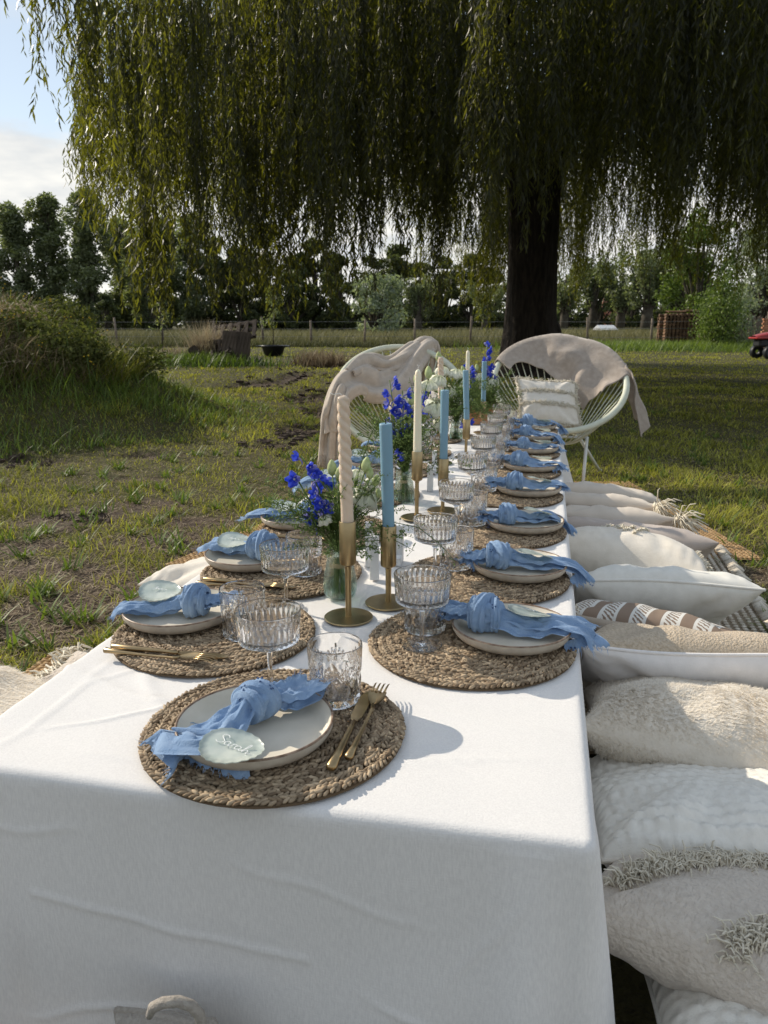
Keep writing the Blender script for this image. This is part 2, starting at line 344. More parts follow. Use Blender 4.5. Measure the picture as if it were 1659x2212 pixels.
def bobble_mat():
    m = pil('bobble_plush', (0.76, 0.72, 0.64), (0.82, 0.78, 0.70), None); t = m.node_tree; n = t.nodes; l = t.links; b = n['Principled BSDF']
    tcn = n.new('ShaderNodeTexCoord'); vo = n.new('ShaderNodeTexVoronoi'); vo.feature = 'SMOOTH_F1'; vo.inputs['Scale'].default_value = 44; vo.inputs['Randomness'].default_value = .2
    mp = n.new('ShaderNodeMapping'); mp.inputs['Scale'].default_value = (1, 1, .12); l.new(tcn.outputs['Object'], mp.inputs[0]); l.new(mp.outputs[0], vo.inputs['Vector'])
    bp = n.new('ShaderNodeBump'); bp.invert = True; bp.inputs['Strength'].default_value = 1.0; bp.inputs['Distance'].default_value = .011; l.new(vo.outputs['Distance'], bp.inputs['Height'])
    nb = n.new('ShaderNodeTexNoise'); nb.inputs['Scale'].default_value = 400; b2 = n.new('ShaderNodeBump'); b2.inputs['Strength'].default_value = .4; b2.inputs['Distance'].default_value = .002
    l.new(tcn.outputs['Object'], nb.inputs['Vector']); l.new(nb.outputs['Fac'], b2.inputs['Height']); l.new(bp.outputs[0], b2.inputs['Normal']); l.new(b2.outputs[0], b.inputs['Normal'])
    return m
M['bobble'] = bobble_mat()
def band_mat():
    m = mat('patterned_weave', (0.72, 0.70, 0.65), .95); t = m.node_tree; n = t.nodes; l = t.links; b = n['Principled BSDF']
    tcn = n.new('ShaderNodeTexCoord'); mp = n.new('ShaderNodeMapping'); mp.inputs['Rotation'].default_value = (0, 0, R(18)); l.new(tcn.outputs['Object'], mp.inputs[0])
    wv = n.new('ShaderNodeTexWave'); wv.inputs['Scale'].default_value = 4.6; wv.inputs['Distortion'].default_value = 1.2; l.new(mp.outputs[0], wv.inputs['Vector'])
    w2 = n.new('ShaderNodeTexWave'); w2.wave_type = 'BANDS'; w2.bands_direction = 'DIAGONAL'; w2.inputs['Scale'].default_value = 38; w2.inputs['Distortion'].default_value = 3; w2.inputs['Detail Scale'].default_value = 3; l.new(tcn.outputs['Object'], w2.inputs['Vector'])
    c1 = n.new('ShaderNodeMath'); c1.operation = 'GREATER_THAN'; c1.inputs[1].default_value = .62; l.new(wv.outputs['Fac'], c1.inputs[0])
    c2 = n.new('ShaderNodeMath'); c2.operation = 'GREATER_THAN'; c2.inputs[1].default_value = .55; l.new(w2.outputs['Fac'], c2.inputs[0])
    c3 = n.new('ShaderNodeMath'); c3.operation = 'LESS_THAN'; c3.inputs[1].default_value = .3; l.new(wv.outputs['Fac'], c3.inputs[0])
    c4 = n.new('ShaderNodeMath'); c4.operation = 'MULTIPLY'; l.new(c2.outputs[0], c4.inputs[0]); l.new(c3.outputs[0], c4.inputs[1])
    c5 = n.new('ShaderNodeMath'); c5.operation = 'MAXIMUM'; l.new(c1.outputs[0], c5.inputs[0]); l.new(c4.outputs[0], c5.inputs[1])
    mx_ = n.new('ShaderNodeMix'); mx_.data_type = 'RGBA'; mx_.inputs[6].default_value = (.70, .68, .63, 1); mx_.inputs[7].default_value = (.27, .20, .15, 1); l.new(c5.outputs[0], mx_.inputs[0]); l.new(mx_.outputs[2], b.inputs['Base Color'])
    bp = n.new('ShaderNodeBump'); bp.inputs['Strength'].default_value = .6; bp.inputs['Distance'].default_value = .004; l.new(c5.outputs[0], bp.inputs['Height']); l.new(bp.outputs[0], b.inputs['Normal'])
    return m
M['band'] = band_mat()

# ================================================================== GROUND
MUD = []   # (x, y, rx, ry, angle)
def mud(px, py, w_, h_, a=0.0):
    p = P(px, py); e = P(px + w_ / 2, py); q = P(px, py - h_ / 2); MUD.append((p.x, p.y, max(.05, abs(e.x - p.x)), max(.05, abs(q.y - p.y)), R(a)))
for a in [(660, 856, 110, 22, 0), (700, 885, 60, 30, 0), (715, 905, 90, 30, 0), (640, 930, 110, 26, 20), (585, 965, 110, 14, 10), (560, 828, 190, 16, 0), (640, 815, 80, 14, 0), (480, 893, 150, 16, 10), (60, 1000, 190, 16, 0), (330, 985, 120, 12, 0),
          (160, 1125, 330, 70, 0), (330, 1095, 240, 36, 0), (60, 1180, 200, 60, 0), (80, 1310, 180, 70, 0), (190, 1355, 160, 60, 0), (330, 1265, 150, 40, 0), (420, 1190, 160, 40, 0), (1630, 1245, 140, 60, 0), (1600, 1200, 90, 30, 0), (1650, 1330, 60, 120, 0), (1520, 1120, 60, 14, 0), (300, 1035, 180, 14, 0), (700, 790, 100, 8, 0), (120, 1235, 420, 90, 0), (60, 1345, 300, 90, 0), (320, 1175, 300, 60, 0), (250, 1290, 260, 60, 0), (420, 1130, 220, 40, 0)]: mud(*a)
MC = np.array([-5.6, 8.2])
def mudf(x, y):
    m = np.zeros_like(x)
    for (cx_, cy_, rx, ry, a) in MUD:
        dx = (x - cx_); dy = (y - cy_); c, s_ = math.cos(a), math.sin(a)
        q = ((dx * c + dy * s_) / rx) ** 2 + ((-dx * s_ + dy * c) / ry) ** 2
        m = np.maximum(m, np.exp(-q * 1.1))
    m = m + 0.30 * snoise(x, y, 5.0, 3) + .18 * snoise(x, y, 17.0, 9)
    return np.clip((m - .30) * 3.0, 0, 1)
def moundr(x, y): return np.sqrt(((x - MC[0]) / 2.85) ** 2 + ((y - MC[1]) / 2.15) ** 2)
def gz(x, y):
    x = np.asarray(x, float); y = np.asarray(y, float)
    d = np.sqrt((x - .3) ** 2 + ((y - 2.6) / 1.5) ** 2); far = np.clip((d - 2.0) / 2.0, 0, 1)
    z = far * (0.03 * snoise(x, y, 1.1, 1) + 0.012 * snoise(x, y, 6.0, 2))
    z = z - far * .055 * mudf(x, y) + far * .02 * mudf(x, y) * snoise(x, y, 14, 8)
    r = moundr(x, y); z = z + 1.26 * np.exp(-r ** 3) * (1 + .16 * snoise(x, y, 2.6, 5) + .11 * snoise(x, y, 6.5, 6)) * (r < 2.2)
    return z
def nonuni(a, b, n, p): t = np.linspace(0, 1, n); return a + (b - a) * t ** p
xs = np.concatenate([-nonuni(9, 900, 26, 3.2)[::-1], np.linspace(-8.9, 8.9, 240), nonuni(9, 900, 26, 3.2)])
ys = np.concatenate([-nonuni(0, 500, 14, 3)[::-1][:-1], np.linspace(0, 14, 260), nonuni(14.1, 1500, 90, 3.4)])
XX, YY = np.meshgrid(xs, ys, indexing='ij'); ZZ = gz(XX, YY); ZZ = np.where((np.abs(XX) > 60) | (YY > 80), 0, ZZ)
nx, ny = XX.shape; idx = np.arange(nx * ny).reshape(nx, ny)
F = np.stack([idx[:-1, :-1], idx[1:, :-1], idx[1:, 1:], idx[:-1, 1:]], axis=-1).reshape(-1, 4)
mv = mudf(XX.ravel(), YY.ravel()); mv = np.where(YY.ravel() > 32, 0, mv)
M['ground'] = mat('turf_soil', (0.075, 0.068, 0.024), .95, c2=(0.085, 0.060, 0.044), attr=True, vscale=9, bump=[(1, 1.0, (14, 14, 14)), (1, .8, (60, 60, 60))], bdist=.03)
g = ob('ground', raw_mesh('ground', np.stack([XX.ravel(), YY.ravel(), ZZ.ravel()], 1), [F], M['ground'], True, var=mv)); tag(g, 'mown grassy field with bare muddy patches and ruts', kind='structure')

# blades
def blade_template(n=1, bend=.35):
    v = np.array([[-.5, 0, 0], [.5, 0, 0], [.32, bend * .35, .55], [-.32, bend * .35, .55], [0, bend, 1.0]]); return v
def blades(name, x, y, z, h, wd, material, lean, var, label, parent=None, az=None):
    n = len(x); a = RG.uniform(0, 2 * PI, n) if az is None else az
    c, s_ = np.cos(a), np.sin(a); ln = lean
    Mx = np.zeros((n, 3, 3)); Mx[:, 0, 0] = c * wd; Mx[:, 1, 0] = s_ * wd
    Mx[:, 0, 1] = -s_ * h; Mx[:, 1, 1] = c * h; Mx[:, 2, 1] = -h * .15
    tl = np.sin(ln); tc_ = np.cos(ln)
    Mx[:, 0, 2] = -s_ * h * tl; Mx[:, 1, 2] = c * h * tl; Mx[:, 2, 2] = h * tc_
    tv = blade_template(); tf4 = np.array([[0, 1, 2, 3]]); tf3 = np.array([[3, 2, 4]])
    pos = np.stack([x, y, z], 1)
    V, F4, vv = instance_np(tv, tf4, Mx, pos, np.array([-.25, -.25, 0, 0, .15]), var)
    _, F3, _ = instance_np(tv, tf3, Mx, pos)
    o = ob(name, raw_mesh(name, V, [F4, F3], material, True, var=np.clip(vv, 0, 1)), parent)
    return tag(o, label, kind='stuff')
def sample_view(n, y0, y1, pw=1.0, margin=.12, side=.55):
    """distances biased to the near end"""
    t = RG.uniform(0, 1, n)
    y = (y0 ** (1 - pw) + t * (y1 ** (1 - pw) - y0 ** (1 - pw))) ** (1 / (1 - pw)) if abs(pw - 1) > 1e-3 else y0 * (y1 / y0) ** t
    x = RG.uniform(-side - margin, side + margin, n) * (y + .8)
    return x, y
def in_table(x, y, m=.0):
    u = x * su + y * cu; v = x * cu - y * su
    rug_ = ((x > .0) & (x < .86 + (y - .42) * .222) & (y > .4) & (y < 3.35)) | ((y > 3.1 + .045 * x) & (y < 4.75) & (x < 1.66 - (y - 3.2) * .23) & (x > -.93 + (y - 3.07) * .5)) | ((y > .7) & (y < 2.25) & (x > -1.25 + (y - .75) * .16) & (x < 0))
    return rug_ | ((u > U0 - m) & (u < U1 + m) & (v > V0 - m) & (v < V1 + m))
x, y = sample_view(430000, 1.2, 36, 1.4)
keep = (~in_table(x, y)) & (moundr(x, y) > .85)
md = mudf(x, y); keep &= RG.uniform(0, 1, len(x)) > md * .93
keep &= RG.uniform(0, 1, len(x)) < np.clip(.62 + .38 * snoise(x, y, 1.7, 11) + (y - 4) * .08, .25, 1)
x, y = x[keep], y[keep]; d = np.hypot(x, y)
h = RG.uniform(.018, .052, len(x)) * (1 + .5 * np.clip(snoise(x, y, 2.2, 12), -.5, 1)); h *= np.where(d > 9, 1.15, 1) * np.clip(1 + .7 * snoise(x, y, 6.0, 15), .55, 2.2)
wd = np.maximum(RG.uniform(.0030, .0055, len(x)), d / 768 * .8)
var = np.clip(.46 + .22 * snoise(x, y, 1.3, 13) + .16 * snoise(x, y, 7.0, 14) + RG.normal(0, .26, len(x)), 0, 1)
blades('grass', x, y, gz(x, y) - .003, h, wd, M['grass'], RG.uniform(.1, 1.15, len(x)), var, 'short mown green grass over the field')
# clippings and dead leaves
x, y = sample_view(150000, 1.2, 20, 1.5)
keep = (~in_table(x, y)) & (moundr(x, y) > 1.0) & (RG.uniform(0, 1, len(x)) < .45 + .55 * np.clip(mudf(x, y) + .3, 0, 1))
x, y = x[keep], y[keep]; d = np.hypot(x, y)
blades('dry_clippings', x, y, gz(x, y) + RG.uniform(.001, .012, len(x)), RG.uniform(.018, .055, len(x)), np.maximum(RG.uniform(.002, .005, len(x)), d / 768 * .6), M['straw'], RG.uniform(1.15, 1.65, len(x)), np.clip(RG.normal(.33, .28, len(x)), 0, 1), 'dry grass clippings scattered over turf and mud')
# coarse weeds: dandelion-like tufts
x, y = sample_view(800, 1.6, 12, 1.2); keep = (~in_table(x, y, .1)) & (moundr(x, y) > 1.1); x, y = x[keep], y[keep]
xx = np.repeat(x, 16) + RG.normal(0, .02, len(x) * 16); yy = np.repeat(y, 16) + RG.normal(0, .02, len(x) * 16)
blades('weed_tufts', xx, yy, gz(xx, yy), RG.uniform(.04, .11, len(xx)), RG.uniform(.006, .014, len(xx)), M['bush_leaf'], RG.uniform(.2, 1.1, len(xx)), np.clip(RG.normal(.5, .25, len(xx)), 0, 1), 'broad leaved weeds and grass tufts in the field')
# lusher longer grass by the mound foot and under the willow right side
x, y = sample_view(110000, 4.4, 13, 1.3); r_ = moundr(x, y); keep = (r_ > .70) & (r_ < 1.55) & (x < -.2) & (RG.uniform(0, 1, len(x)) < np.clip(1.75 - r_ + .35 * snoise(x, y, 2.5, 77), .03, 1)); x, y = x[keep], y[keep]; d = np.hypot(x, y)
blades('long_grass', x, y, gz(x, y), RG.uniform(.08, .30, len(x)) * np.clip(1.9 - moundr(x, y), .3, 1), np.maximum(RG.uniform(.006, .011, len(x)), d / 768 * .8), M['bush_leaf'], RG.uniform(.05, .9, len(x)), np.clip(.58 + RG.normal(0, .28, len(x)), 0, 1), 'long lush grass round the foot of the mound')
# mound cover
a = RG.uniform(0, 2 * PI, 70000); q = np.sqrt(RG.uniform(0, 1, 70000)) * 1.05; x = MC[0] + 2.85 * q * np.cos(a); y = MC[1] + 2.15 * q * np.sin(a)
keep = (x > -8.2); x, y = x[keep], y[keep]; d = np.hypot(x, y)
gm = np.clip(.5 + .8 * snoise(x, y, 2.4, 21), 0, 1); isg = RG.uniform(0, 1, len(x)) < gm * .75 + .1 - .3 * (gz(x, y) > .75)
z = gz(x, y)
mo = tag(bpy.data.objects.new('earth_mound', None), 'tall overgrown earth mound matted with weeds and dead stalks', 'mound'); COL.objects.link(mo)
def rel(o): o.parent = mo; return o
k = isg; blades('green_growth', x[k], y[k], z[k], RG.uniform(.08, .30, k.sum()), np.maximum(.007, d[k] / 768 * .8), M['grass'], RG.uniform(.1, 1.1, k.sum()), np.clip(RG.normal(.30, .25, k.sum()), 0, 1), None, mo)
k = ~isg; blades('dead_stalks', x[k], y[k], z[k], RG.uniform(.06, .34, k.sum()), np.maximum(.006, d[k] / 768 * .7), M['straw'], RG.uniform(.3, 1.5, k.sum()), np.clip(RG.normal(.30, .26, k.sum()), 0, 1), None, mo)
# straw thatch near the crest
blades('tall_weeds', *(lambda a, b: (a, b, gz(a, b)))(RG.normal(-4.2, 1.1, 500), RG.normal(7.6, .8, 500)), RG.uniform(.2, .45, 500), np.full(500, .010), M['bush_leaf'], RG.uniform(0, .8, 500), np.clip(RG.normal(.3, .25, 500), 0, 1), None, mo)
n = 2600; a = RG.uniform(-4.9, -3.2, n); b = RG.uniform(6.9, 8.4, n); sel = snoise(a, b, 2.5, 31) > -.3; a, b = a[sel], b[sel]
blades('straw_thatch', a, b, gz(a, b) + RG.uniform(.02, .16, len(a)), RG.uniform(.2, .5, len(a)), np.full(len(a), .014), M['straw'], RG.uniform(1.1, 1.7, len(a)), np.clip(RG.normal(.8, .2, len(a)), 0, 1), None, mo)
# yellow flowered weed on the mound
mb = MB()
for i in range(60):
    fx, fy = random.uniform(-4.6, -2.35), random.uniform(7.0, 9.2)
    if moundr(np.array(fx), np.array(fy)) > 1.08: continue
    z0 = float(gz(fx, fy)); hh = random.uniform(.18, .42); c = Vector((fx + random.uniform(-.06, .06), fy, z0 + hh))
    mb.tube([(fx, fy, z0), c], [.005, .003], 3, m=1)
    for k in range(random.randint(1, 3)):
        cc = c + Vector((random.uniform(-.05, .05), random.uniform(-.05, .05), random.uniform(-.04, .04)))
        mb.lathe([(.001, -.006), (.009, 0), (.001, .006)], 6, c=cc)
ob('flower_heads', mb.mesh('flower_heads', [M['yellow'], M['stem']]), mo)['kind'] = 'stuff'
WB = []
for k in range(20):
    wx_, wy_ = random.uniform(-3.7, -2.25), random.uniform(6.7, 9.0); rr_ = float(moundr(np.array(wx_), np.array(wy_)))
    if rr_ > 1.12: continue
    q_ = random.uniform(.14, .32); WB.append((wx_, wy_, float(gz(wx_, wy_)) + q_ * .5, q_ * 1.2, q_, q_ * random.uniform(.7, 1.3)))
LATE = [lambda: ob('leafy_weeds', crown_mesh('leafy_weeds', WB, 11000, .045, M['weed_leaf'], 5, .1), mo).__setitem__('kind', 'stuff')]
# meadow beyond the fence
x, y = sample_view(80000, 37, 90, 1.4, .1); 
blades('meadow_grass', x, y, np.zeros(len(x)), RG.uniform(.3, .8, len(x)) * np.where(x > 5, 1.15, 1), np.maximum(.03, np.hypot(x, y) / 768 * .9), M['meadow'], RG.uniform(0, .5, len(x)), np.clip(.5 + .25 * snoise(x, y, .25, 41) + RG.normal(0, .2, len(x)), 0, 1), 'tall seeding meadow grass beyond the fence')
x, y = sample_view(26000, 34.5, 37.5, 1.01, .1)
blades('fence_line_grass', x, y, np.zeros(len(x)), RG.uniform(.12, .45, len(x)), np.full(len(x), .035), M['meadow'], RG.uniform(0, .7, len(x)), np.clip(RG.normal(.10, .2, len(x)), 0, 1), 'rough dark green grass along the fence line')
x = np.concatenate([RG.normal(12.5, 3.2, 9000)]); y = RG.normal(32, 1.6, 9000)
blades('rough_grass', x, y, gz(x, y), RG.uniform(.15, .5, len(x)), np.full(len(x), .035), M['bush_leaf'], RG.uniform(0, .8, len(x)), np.clip(RG.normal(.6, .25, len(x)), 0, 1), 'sunlit rough grass round the log stack and bush')

# ================================================================== WILLOW
TX, TY = 2.85, 15.3
wl = thing('weeping_willow', 'huge weeping willow with a dark thick trunk and curtains of hanging fronds', 'tree', (TX, TY, 0))
def wz(a): return a
mb = MB()
prof = [(0, .74), (.12, .64), (.4, .56), (.9, .49), (1.6, .46), (2.6, .45), (3.4, .48), (4.2, .56), (4.9, .50)]
NT = 40; V = []; Fq = []
for i, (z, r_) in enumerate(prof):
    for j in range(NT):
        q = 2 * PI * j / NT; rr = r_ * (1 + .05 * math.sin(5 * q + z) + .035 * math.sin(11 * q + 2 * z) + (0.22 * max(0, math.sin(4 * q + 1)) if z < .2 else 0))
        V.append((rr * math.cos(q) - .02 * z, rr * math.sin(q), z))
for i in range(len(prof) - 1):
    for j in range(NT): j2 = (j + 1) % NT; Fq.append((i * NT + j, i * NT + j2, (i + 1) * NT + j2, (i + 1) * NT + j))
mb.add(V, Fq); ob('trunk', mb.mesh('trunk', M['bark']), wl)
def domez(r): return 1.2 + 8.6 * math.sqrt(max(0.02, 1 - (r / 8.9) ** 2))
LIMB = []
for i in range(11):
    a = 2 * PI * i / 11 + random.uniform(-.2, .2); rr = random.uniform(4.5, 6.5)
    tip = Vector((rr * math.cos(a), rr * math.sin(a), domez(rr) - .3)); mid = Vector((rr * .35 * math.cos(a), rr * .35 * math.sin(a), random.uniform(6.0, 7.6)))
    pts = bezier((-.05 + .25 * math.cos(a), .25 * math.sin(a), random.uniform(3.6, 4.6)), mid, tip, 9)
    mb = MB(); mb.tube(pts, [.24, .2, .17, .15, .12, .10, .08, .06, .04], 8)
    lo = ob('limb', mb.mesh('limb', M['bark']), wl); LIMB.append(pts)
    mb = MB()
    for k in range(9):
        b0 = pts[random.randint(2, 7)]; a2 = a + random.uniform(-1.1, 1.1); r2 = rr * .5 + random.uniform(1.2, 3.4); r2 = min(r2, 8.2)
        e = Vector((r2 * math.cos(a2), r2 * math.sin(a2), domez(r2) - .1)); m_ = (b0 + e) / 2 + Vector((0, 0, random.uniform(.2, .9)))
        mb.tube(bezier(b0, m_, e, 6), [.05, .04, .03, .025, .018, .012], 5)
    for k in range(3):
        b0 = pts[random.randint(1, 4)]; a2 = a + random.uniform(-.8, .8); r2 = random.uniform(1.5, 3.2)
        mb.tube(bezier(b0, b0 + Vector((math.cos(a2), math.sin(a2), .3)), b0 + Vector((r2 * math.cos(a2), r2 * math.sin(a2), -random.uniform(.5, 2.2))), 6), [.035, .03, .024, .018, .012, .008], 5)
    ob('branch', mb.mesh('branch', M['bark']), lo)['kind'] = 'stuff'
# frond templates
def frond(Lf, seed, side=3):
    g = np.random.default_rng(seed); V = []; F4 = []; var = []
    ns = 14; ph = g.uniform(0, 6.3, 4)
    def path(s):   # s metres down
        t = s / Lf
        return np.stack([.10 * np.sin(1.6 * s + ph[0]) * t + .05 * np.sin(4.1 * s + ph[1]) * t, .10 * np.sin(1.3 * s + ph[2]) * t, -s + 0 * s], -1)
    strands = [(0.0, Lf, 0, 0)]
    for k in range(int(Lf * 2.0)):
        s0 = g.uniform(.1, Lf * .8); strands.append((s0, min(g.uniform(.35, 1.0), (Lf - s0)), g.uniform(0, 6.3), g.uniform(.05, .22)))
    lv = []; b = 0
    for (s0, ln, az, out) in strands:
        ss = np.linspace(0, ln, max(4, int(ln * 6))); pc = path(s0 + ss)
        o_ = out * (1 - np.exp(-ss * 5)); pc[:, 0] += o_ * math.cos(az); pc[:, 1] += o_ * math.sin(az)
        wr = .0028
        for i, p in enumerate(pc):
            V += [p + [wr, 0, 0], p + [-wr * .5, wr * .9, 0], p + [-wr * .5, -wr * .9, 0]]; var += [.9] * 3
        for i in range(len(pc) - 1):
            q = b + i * 3
            F4 += [[q, q + 1, q + 4, q + 3], [q + 1, q + 2, q + 5, q + 4], [q + 2, q, q + 3, q + 5]]
        b = len(V)
        nl = int(ln * 46)
        for i in range(nl):
            s = (i + g.uniform(0, .8)) / nl * ln; k = np.array([np.interp(s, ss, pc[:, c]) for c in range(3)]); lv.append(k)
    lv = np.array(lv); n = len(lv); az = g.uniform(0, 2 * PI, n); dn = g.uniform(.7, 1.45, n)
    d_ = np.stack([np.cos(az) * np.cos(dn), np.sin(az) * np.cos(dn), -np.sin(dn)], 1)
    ll = g.uniform(.06, .12, n); Mx = frames(d_, g.uniform(0, 2 * PI, n)) * np.stack([ll * .155, ll, ll], 1)[:, None, :]
    tv = np.array([[0, 0, 0], [-.5, .42, .05], [0, 1, -.10], [.5, .42, .05]]); V2, F2, v2 = instance_np(tv, np.array([[0, 1, 2, 3]]), Mx, lv, np.zeros(4), np.clip(g.normal(.45, .25, n), 0, 1))
    F2 = F2 + len(V)
    return np.concatenate([np.array(V), V2]), np.concatenate([np.array(F4), F2]), np.concatenate([np.array(var) * .4, v2])
FT = [(Lf, *frond(Lf, 50 + i)) for i, Lf in enumerate([1.6, 2.2, 2.8, 3.4, 4.0, 2.6])]
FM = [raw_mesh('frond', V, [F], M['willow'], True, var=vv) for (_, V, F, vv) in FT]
def clumpz(a, r_):   # how low the curtain hangs at this bearing
    return 0.26 * math.sin(7 * a + .6) + .18 * math.sin(13 * a + 2.1) + .12 * math.sin(23 * a + r_)
FR = []
for i in range(760):
    a = random.uniform(0, 2 * PI); q = random.random()
    r_ = 8.1 * (q ** .42)
    if math.sin(a) > .2 and random.random() < .35: continue            # fewer on the far side
    r_ *= 1 + (.07 * math.sin(3 * a + 1) + .06 * math.sin(8 * a)) * .8
    cx_, cy_ = r_ * math.cos(a), r_ * math.sin(a); cz = random.gauss(0, .26)
    zt = domez(min(r_, 8.6)) + random.uniform(-.8, .1)
    for m_ in range(random.randint(3, 7)):                              # a bunch of fronds hanging together
        x_, y_ = cx_ + random.gauss(0, .13), cy_ + random.gauss(0, .13); wx = TX + x_; wy = TY + y_
        px = 829 + 1659 * wx / max(wy, 1) / 1.03
        zb = 2.38 + clumpz(a, r_) + cz + abs(random.gauss(0, .22)) - (.62 if r_ > 6.6 else 0) + max(0, (5 - r_)) * .18
        if px > 1180: zb += .35
        if 950 < px < 1190 and wy < TY: zb += .25
        if wy > 11.2 and px < 900: zb += 1.2
        if px < 230 and r_ > 7.2 and wy < TY: zb += max(0, (230 - px) / 50)
        for k in range(3):
            Lf = random.uniform(1.6, 3.9); top = zb + Lf if k == 0 else ztop_k - random.uniform(-.2, .6) + Lf * .55
            if k > 0 and (top > zt + .3 or top > 8.6): break
            FR.append((x_ + random.gauss(0, .06), y_ + random.gauss(0, .06), top, Lf, random.uniform(0, 6.3))); ztop_k = top

# the outermost spray at the far left of the crown
for (px, py, yy, Lf) in [(95, 255, 9.6, 2.2), (85, 120, 9.6, 1.6), (100, 60, 9.7, 1.7), (120, 150, 9.5, 1.7), (150, 110, 9.6, 1.8), (140, 60, 9.3, 1.6), (165, 160, 9.5, 1.9), (200, 330, 9.4, 2.7), (215, 420, 9.2, 2.8), (235, 380, 9.1, 3), (190, 210, 9.6, 2.3), (250, 300, 9.3, 2.5), (280, 520, 9, 3), (320, 650, 8.9, 3.6), (338, 690, 8.8, 3.6), (330, 620, 9.0, 3.4), (310, 600, 9.0, 3.4), (345, 670, 8.9, 3.2), (470, 650, 8.7, 3), (560, 655, 8.5, 3), (575, 640, 8.6, 3), (690, 660, 8.4, 3), (700, 640, 8.3, 3), (430, 600, 8.9, 3), (520, 600, 8.5, 3), (620, 610, 8.5, 3), (820, 620, 8.3, 3), (950, 680, 8.9, 3), (945, 660, 8.9, 3), (1000, 640, 9.2, 3)]:
    p = PY(px, py, yy)
    for k in range(3): FR.append((p.x - TX + random.gauss(0, .05), p.y - TY + random.gauss(0, .08), p.z + Lf, Lf, random.uniform(0, 6.3)))
FR.sort(key=lambda f: math.hypot(f[0] + TX, f[1] + TY))
def tmpl(Lf): return min(range(len(FT)), key=lambda i: abs(FT[i][0] - Lf) + random.random() * .3)
rest = {}
for i, (x_, y_, zt, Lf, az) in enumerate(FR):
    k = tmpl(Lf); s_ = Lf / FT[k][0]
    if i < 296: o = ob('frond', FM[k], wl, (x_, y_, zt), (0, 0, az), (1, 1, s_))
    elif zt - Lf > 8.0: continue
    else: rest.setdefault(k, []).append((x_, y_, zt, az, s_))
print('fronds', len(FR))
# the deeper curtain as instances on points, one part
def make_curtain():
    # lighter template for the inner fronds so that the curtain stays cheap
    Vs = []; Fs = []; vs_ = []; b = 0
    for k, lst in rest.items():
        L0, V, F_, vv = FT[k]
        arr = np.array(lst); n = len(arr)
        # thin the template: keep leaves only (last part), every second one
        nv = len(V); nleaf = (F_[:, 3] - F_[:, 0] == 3) & (F_[:, 1] - F_[:, 0] == 1) & (F_[:, 2] - F_[:, 0] == 2)
        LF = F_[nleaf]; LF = LF[::3] if n else LF
        tv = V[LF].reshape(-1, 4, 3); c = tv.mean(1, keepdims=True); tv = (c + (tv - c) * np.array([1.55, 1.55, 1.45])).reshape(-1, 3); tvar = vv[LF].reshape(-1)
        tf = np.arange(len(tv)).reshape(-1, 4)
        Mx = np.zeros((n, 3, 3)); ca, sa = np.cos(arr[:, 3]), np.sin(arr[:, 3]); Mx[:, 0, 0] = ca; Mx[:, 0, 1] = -sa; Mx[:, 1, 0] = sa; Mx[:, 1, 1] = ca; Mx[:, 2, 2] = arr[:, 4]
        Vn, Fn, vn = instance_np(tv, tf, Mx, arr[:, :3], tvar, np.zeros(n))
        Vs.append(Vn); Fs.append(Fn + b); vs_.append(vn); b += len(Vn)
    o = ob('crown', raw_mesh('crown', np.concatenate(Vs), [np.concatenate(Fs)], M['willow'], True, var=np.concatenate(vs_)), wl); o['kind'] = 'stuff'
    print('curtain quads', sum(len(f) for f in Fs))
make_curtain()
# leaning log beside the trunk
p = PY(1200, 722, 15.6); mb = MB(); mb.tube([(p.x + .28, p.y, -.05), (p.x + .05, p.y, .45), (p.x - .06, p.y + .1, .95), (p.x - .12, p.y + .1, 1.15)], [.19, .18, .16, .08], 10)
tag(ob('leaning_log', mb.mesh('leaning_log', M['bark'])), 'dark round ended log leaning against the willow trunk', 'log')

# ================================================================== FAR TREES
def crown_mesh(name, blobs, n, size, material, seed, hollow=.55):
    g = np.random.default_rng(seed); B = np.array(blobs); vol = B[:, 3] * B[:, 4] * B[:, 5]; pk = g.choice(len(B), n, p=vol / vol.sum())
    d_ = g.normal(size=(n, 3)); d_ /= np.linalg.norm(d_, axis=1, keepdims=True); rr = g.uniform(hollow, 1.0, n) ** .7
    pos = B[pk, :3] + d_ * rr[:, None] * B[pk, 3:6]
    nd = g.normal(size=(n, 3)); s_ = size * g.uniform(.6, 1.5, n); Mx = frames(nd, g.uniform(0, 6.3, n)) * s_[:, None, None]
    tv = np.array([[-.22, 0, 0], [0, -.5, .05], [.24, 0, 0], [0, .5, .06]])
    V, F_, vv = instance_np(tv, np.array([[0, 1, 2, 3]]), Mx, pos, np.zeros(4), np.clip(.45 + .25 * g.normal(size=n) + .2 * (g.uniform(size=len(B))[pk] - .5), 0, 1))
    return raw_mesh(name, V, [F_], material, True, var=vv)
def poplar(seed, h=17, rad=2.0, leafm_='poplar', n=13000):
    g = random.Random(seed); bl = []; limbs = []
    for i in range(44):
        z = 1.5 + (h - 2.2) * (i + g.random()) / 44; t = z / h; rr = rad * (math.sin(min(1, t * 1.25 + .12) * PI * .62)) * (1.15 - .55 * max(0, t - .6) / .4)
        a = g.uniform(0, 2 * PI); off = rr * g.uniform(.15, .75); bl.append((off * math.cos(a), off * math.sin(a), z, g.uniform(.5, .9) * rad * .62, g.uniform(.5, .9) * rad * .62, g.uniform(.8, 1.7)))
        limbs.append(((0, 0, max(.5, z - 2.2)), (off * .5 * math.cos(a), off * .5 * math.sin(a), z - .9), (off * math.cos(a), off * math.sin(a), z)))
    bl.append((0, 0, h - .9, .5, .5, 1.1))
    return bl, limbs, n, leafm_, h, 0.26
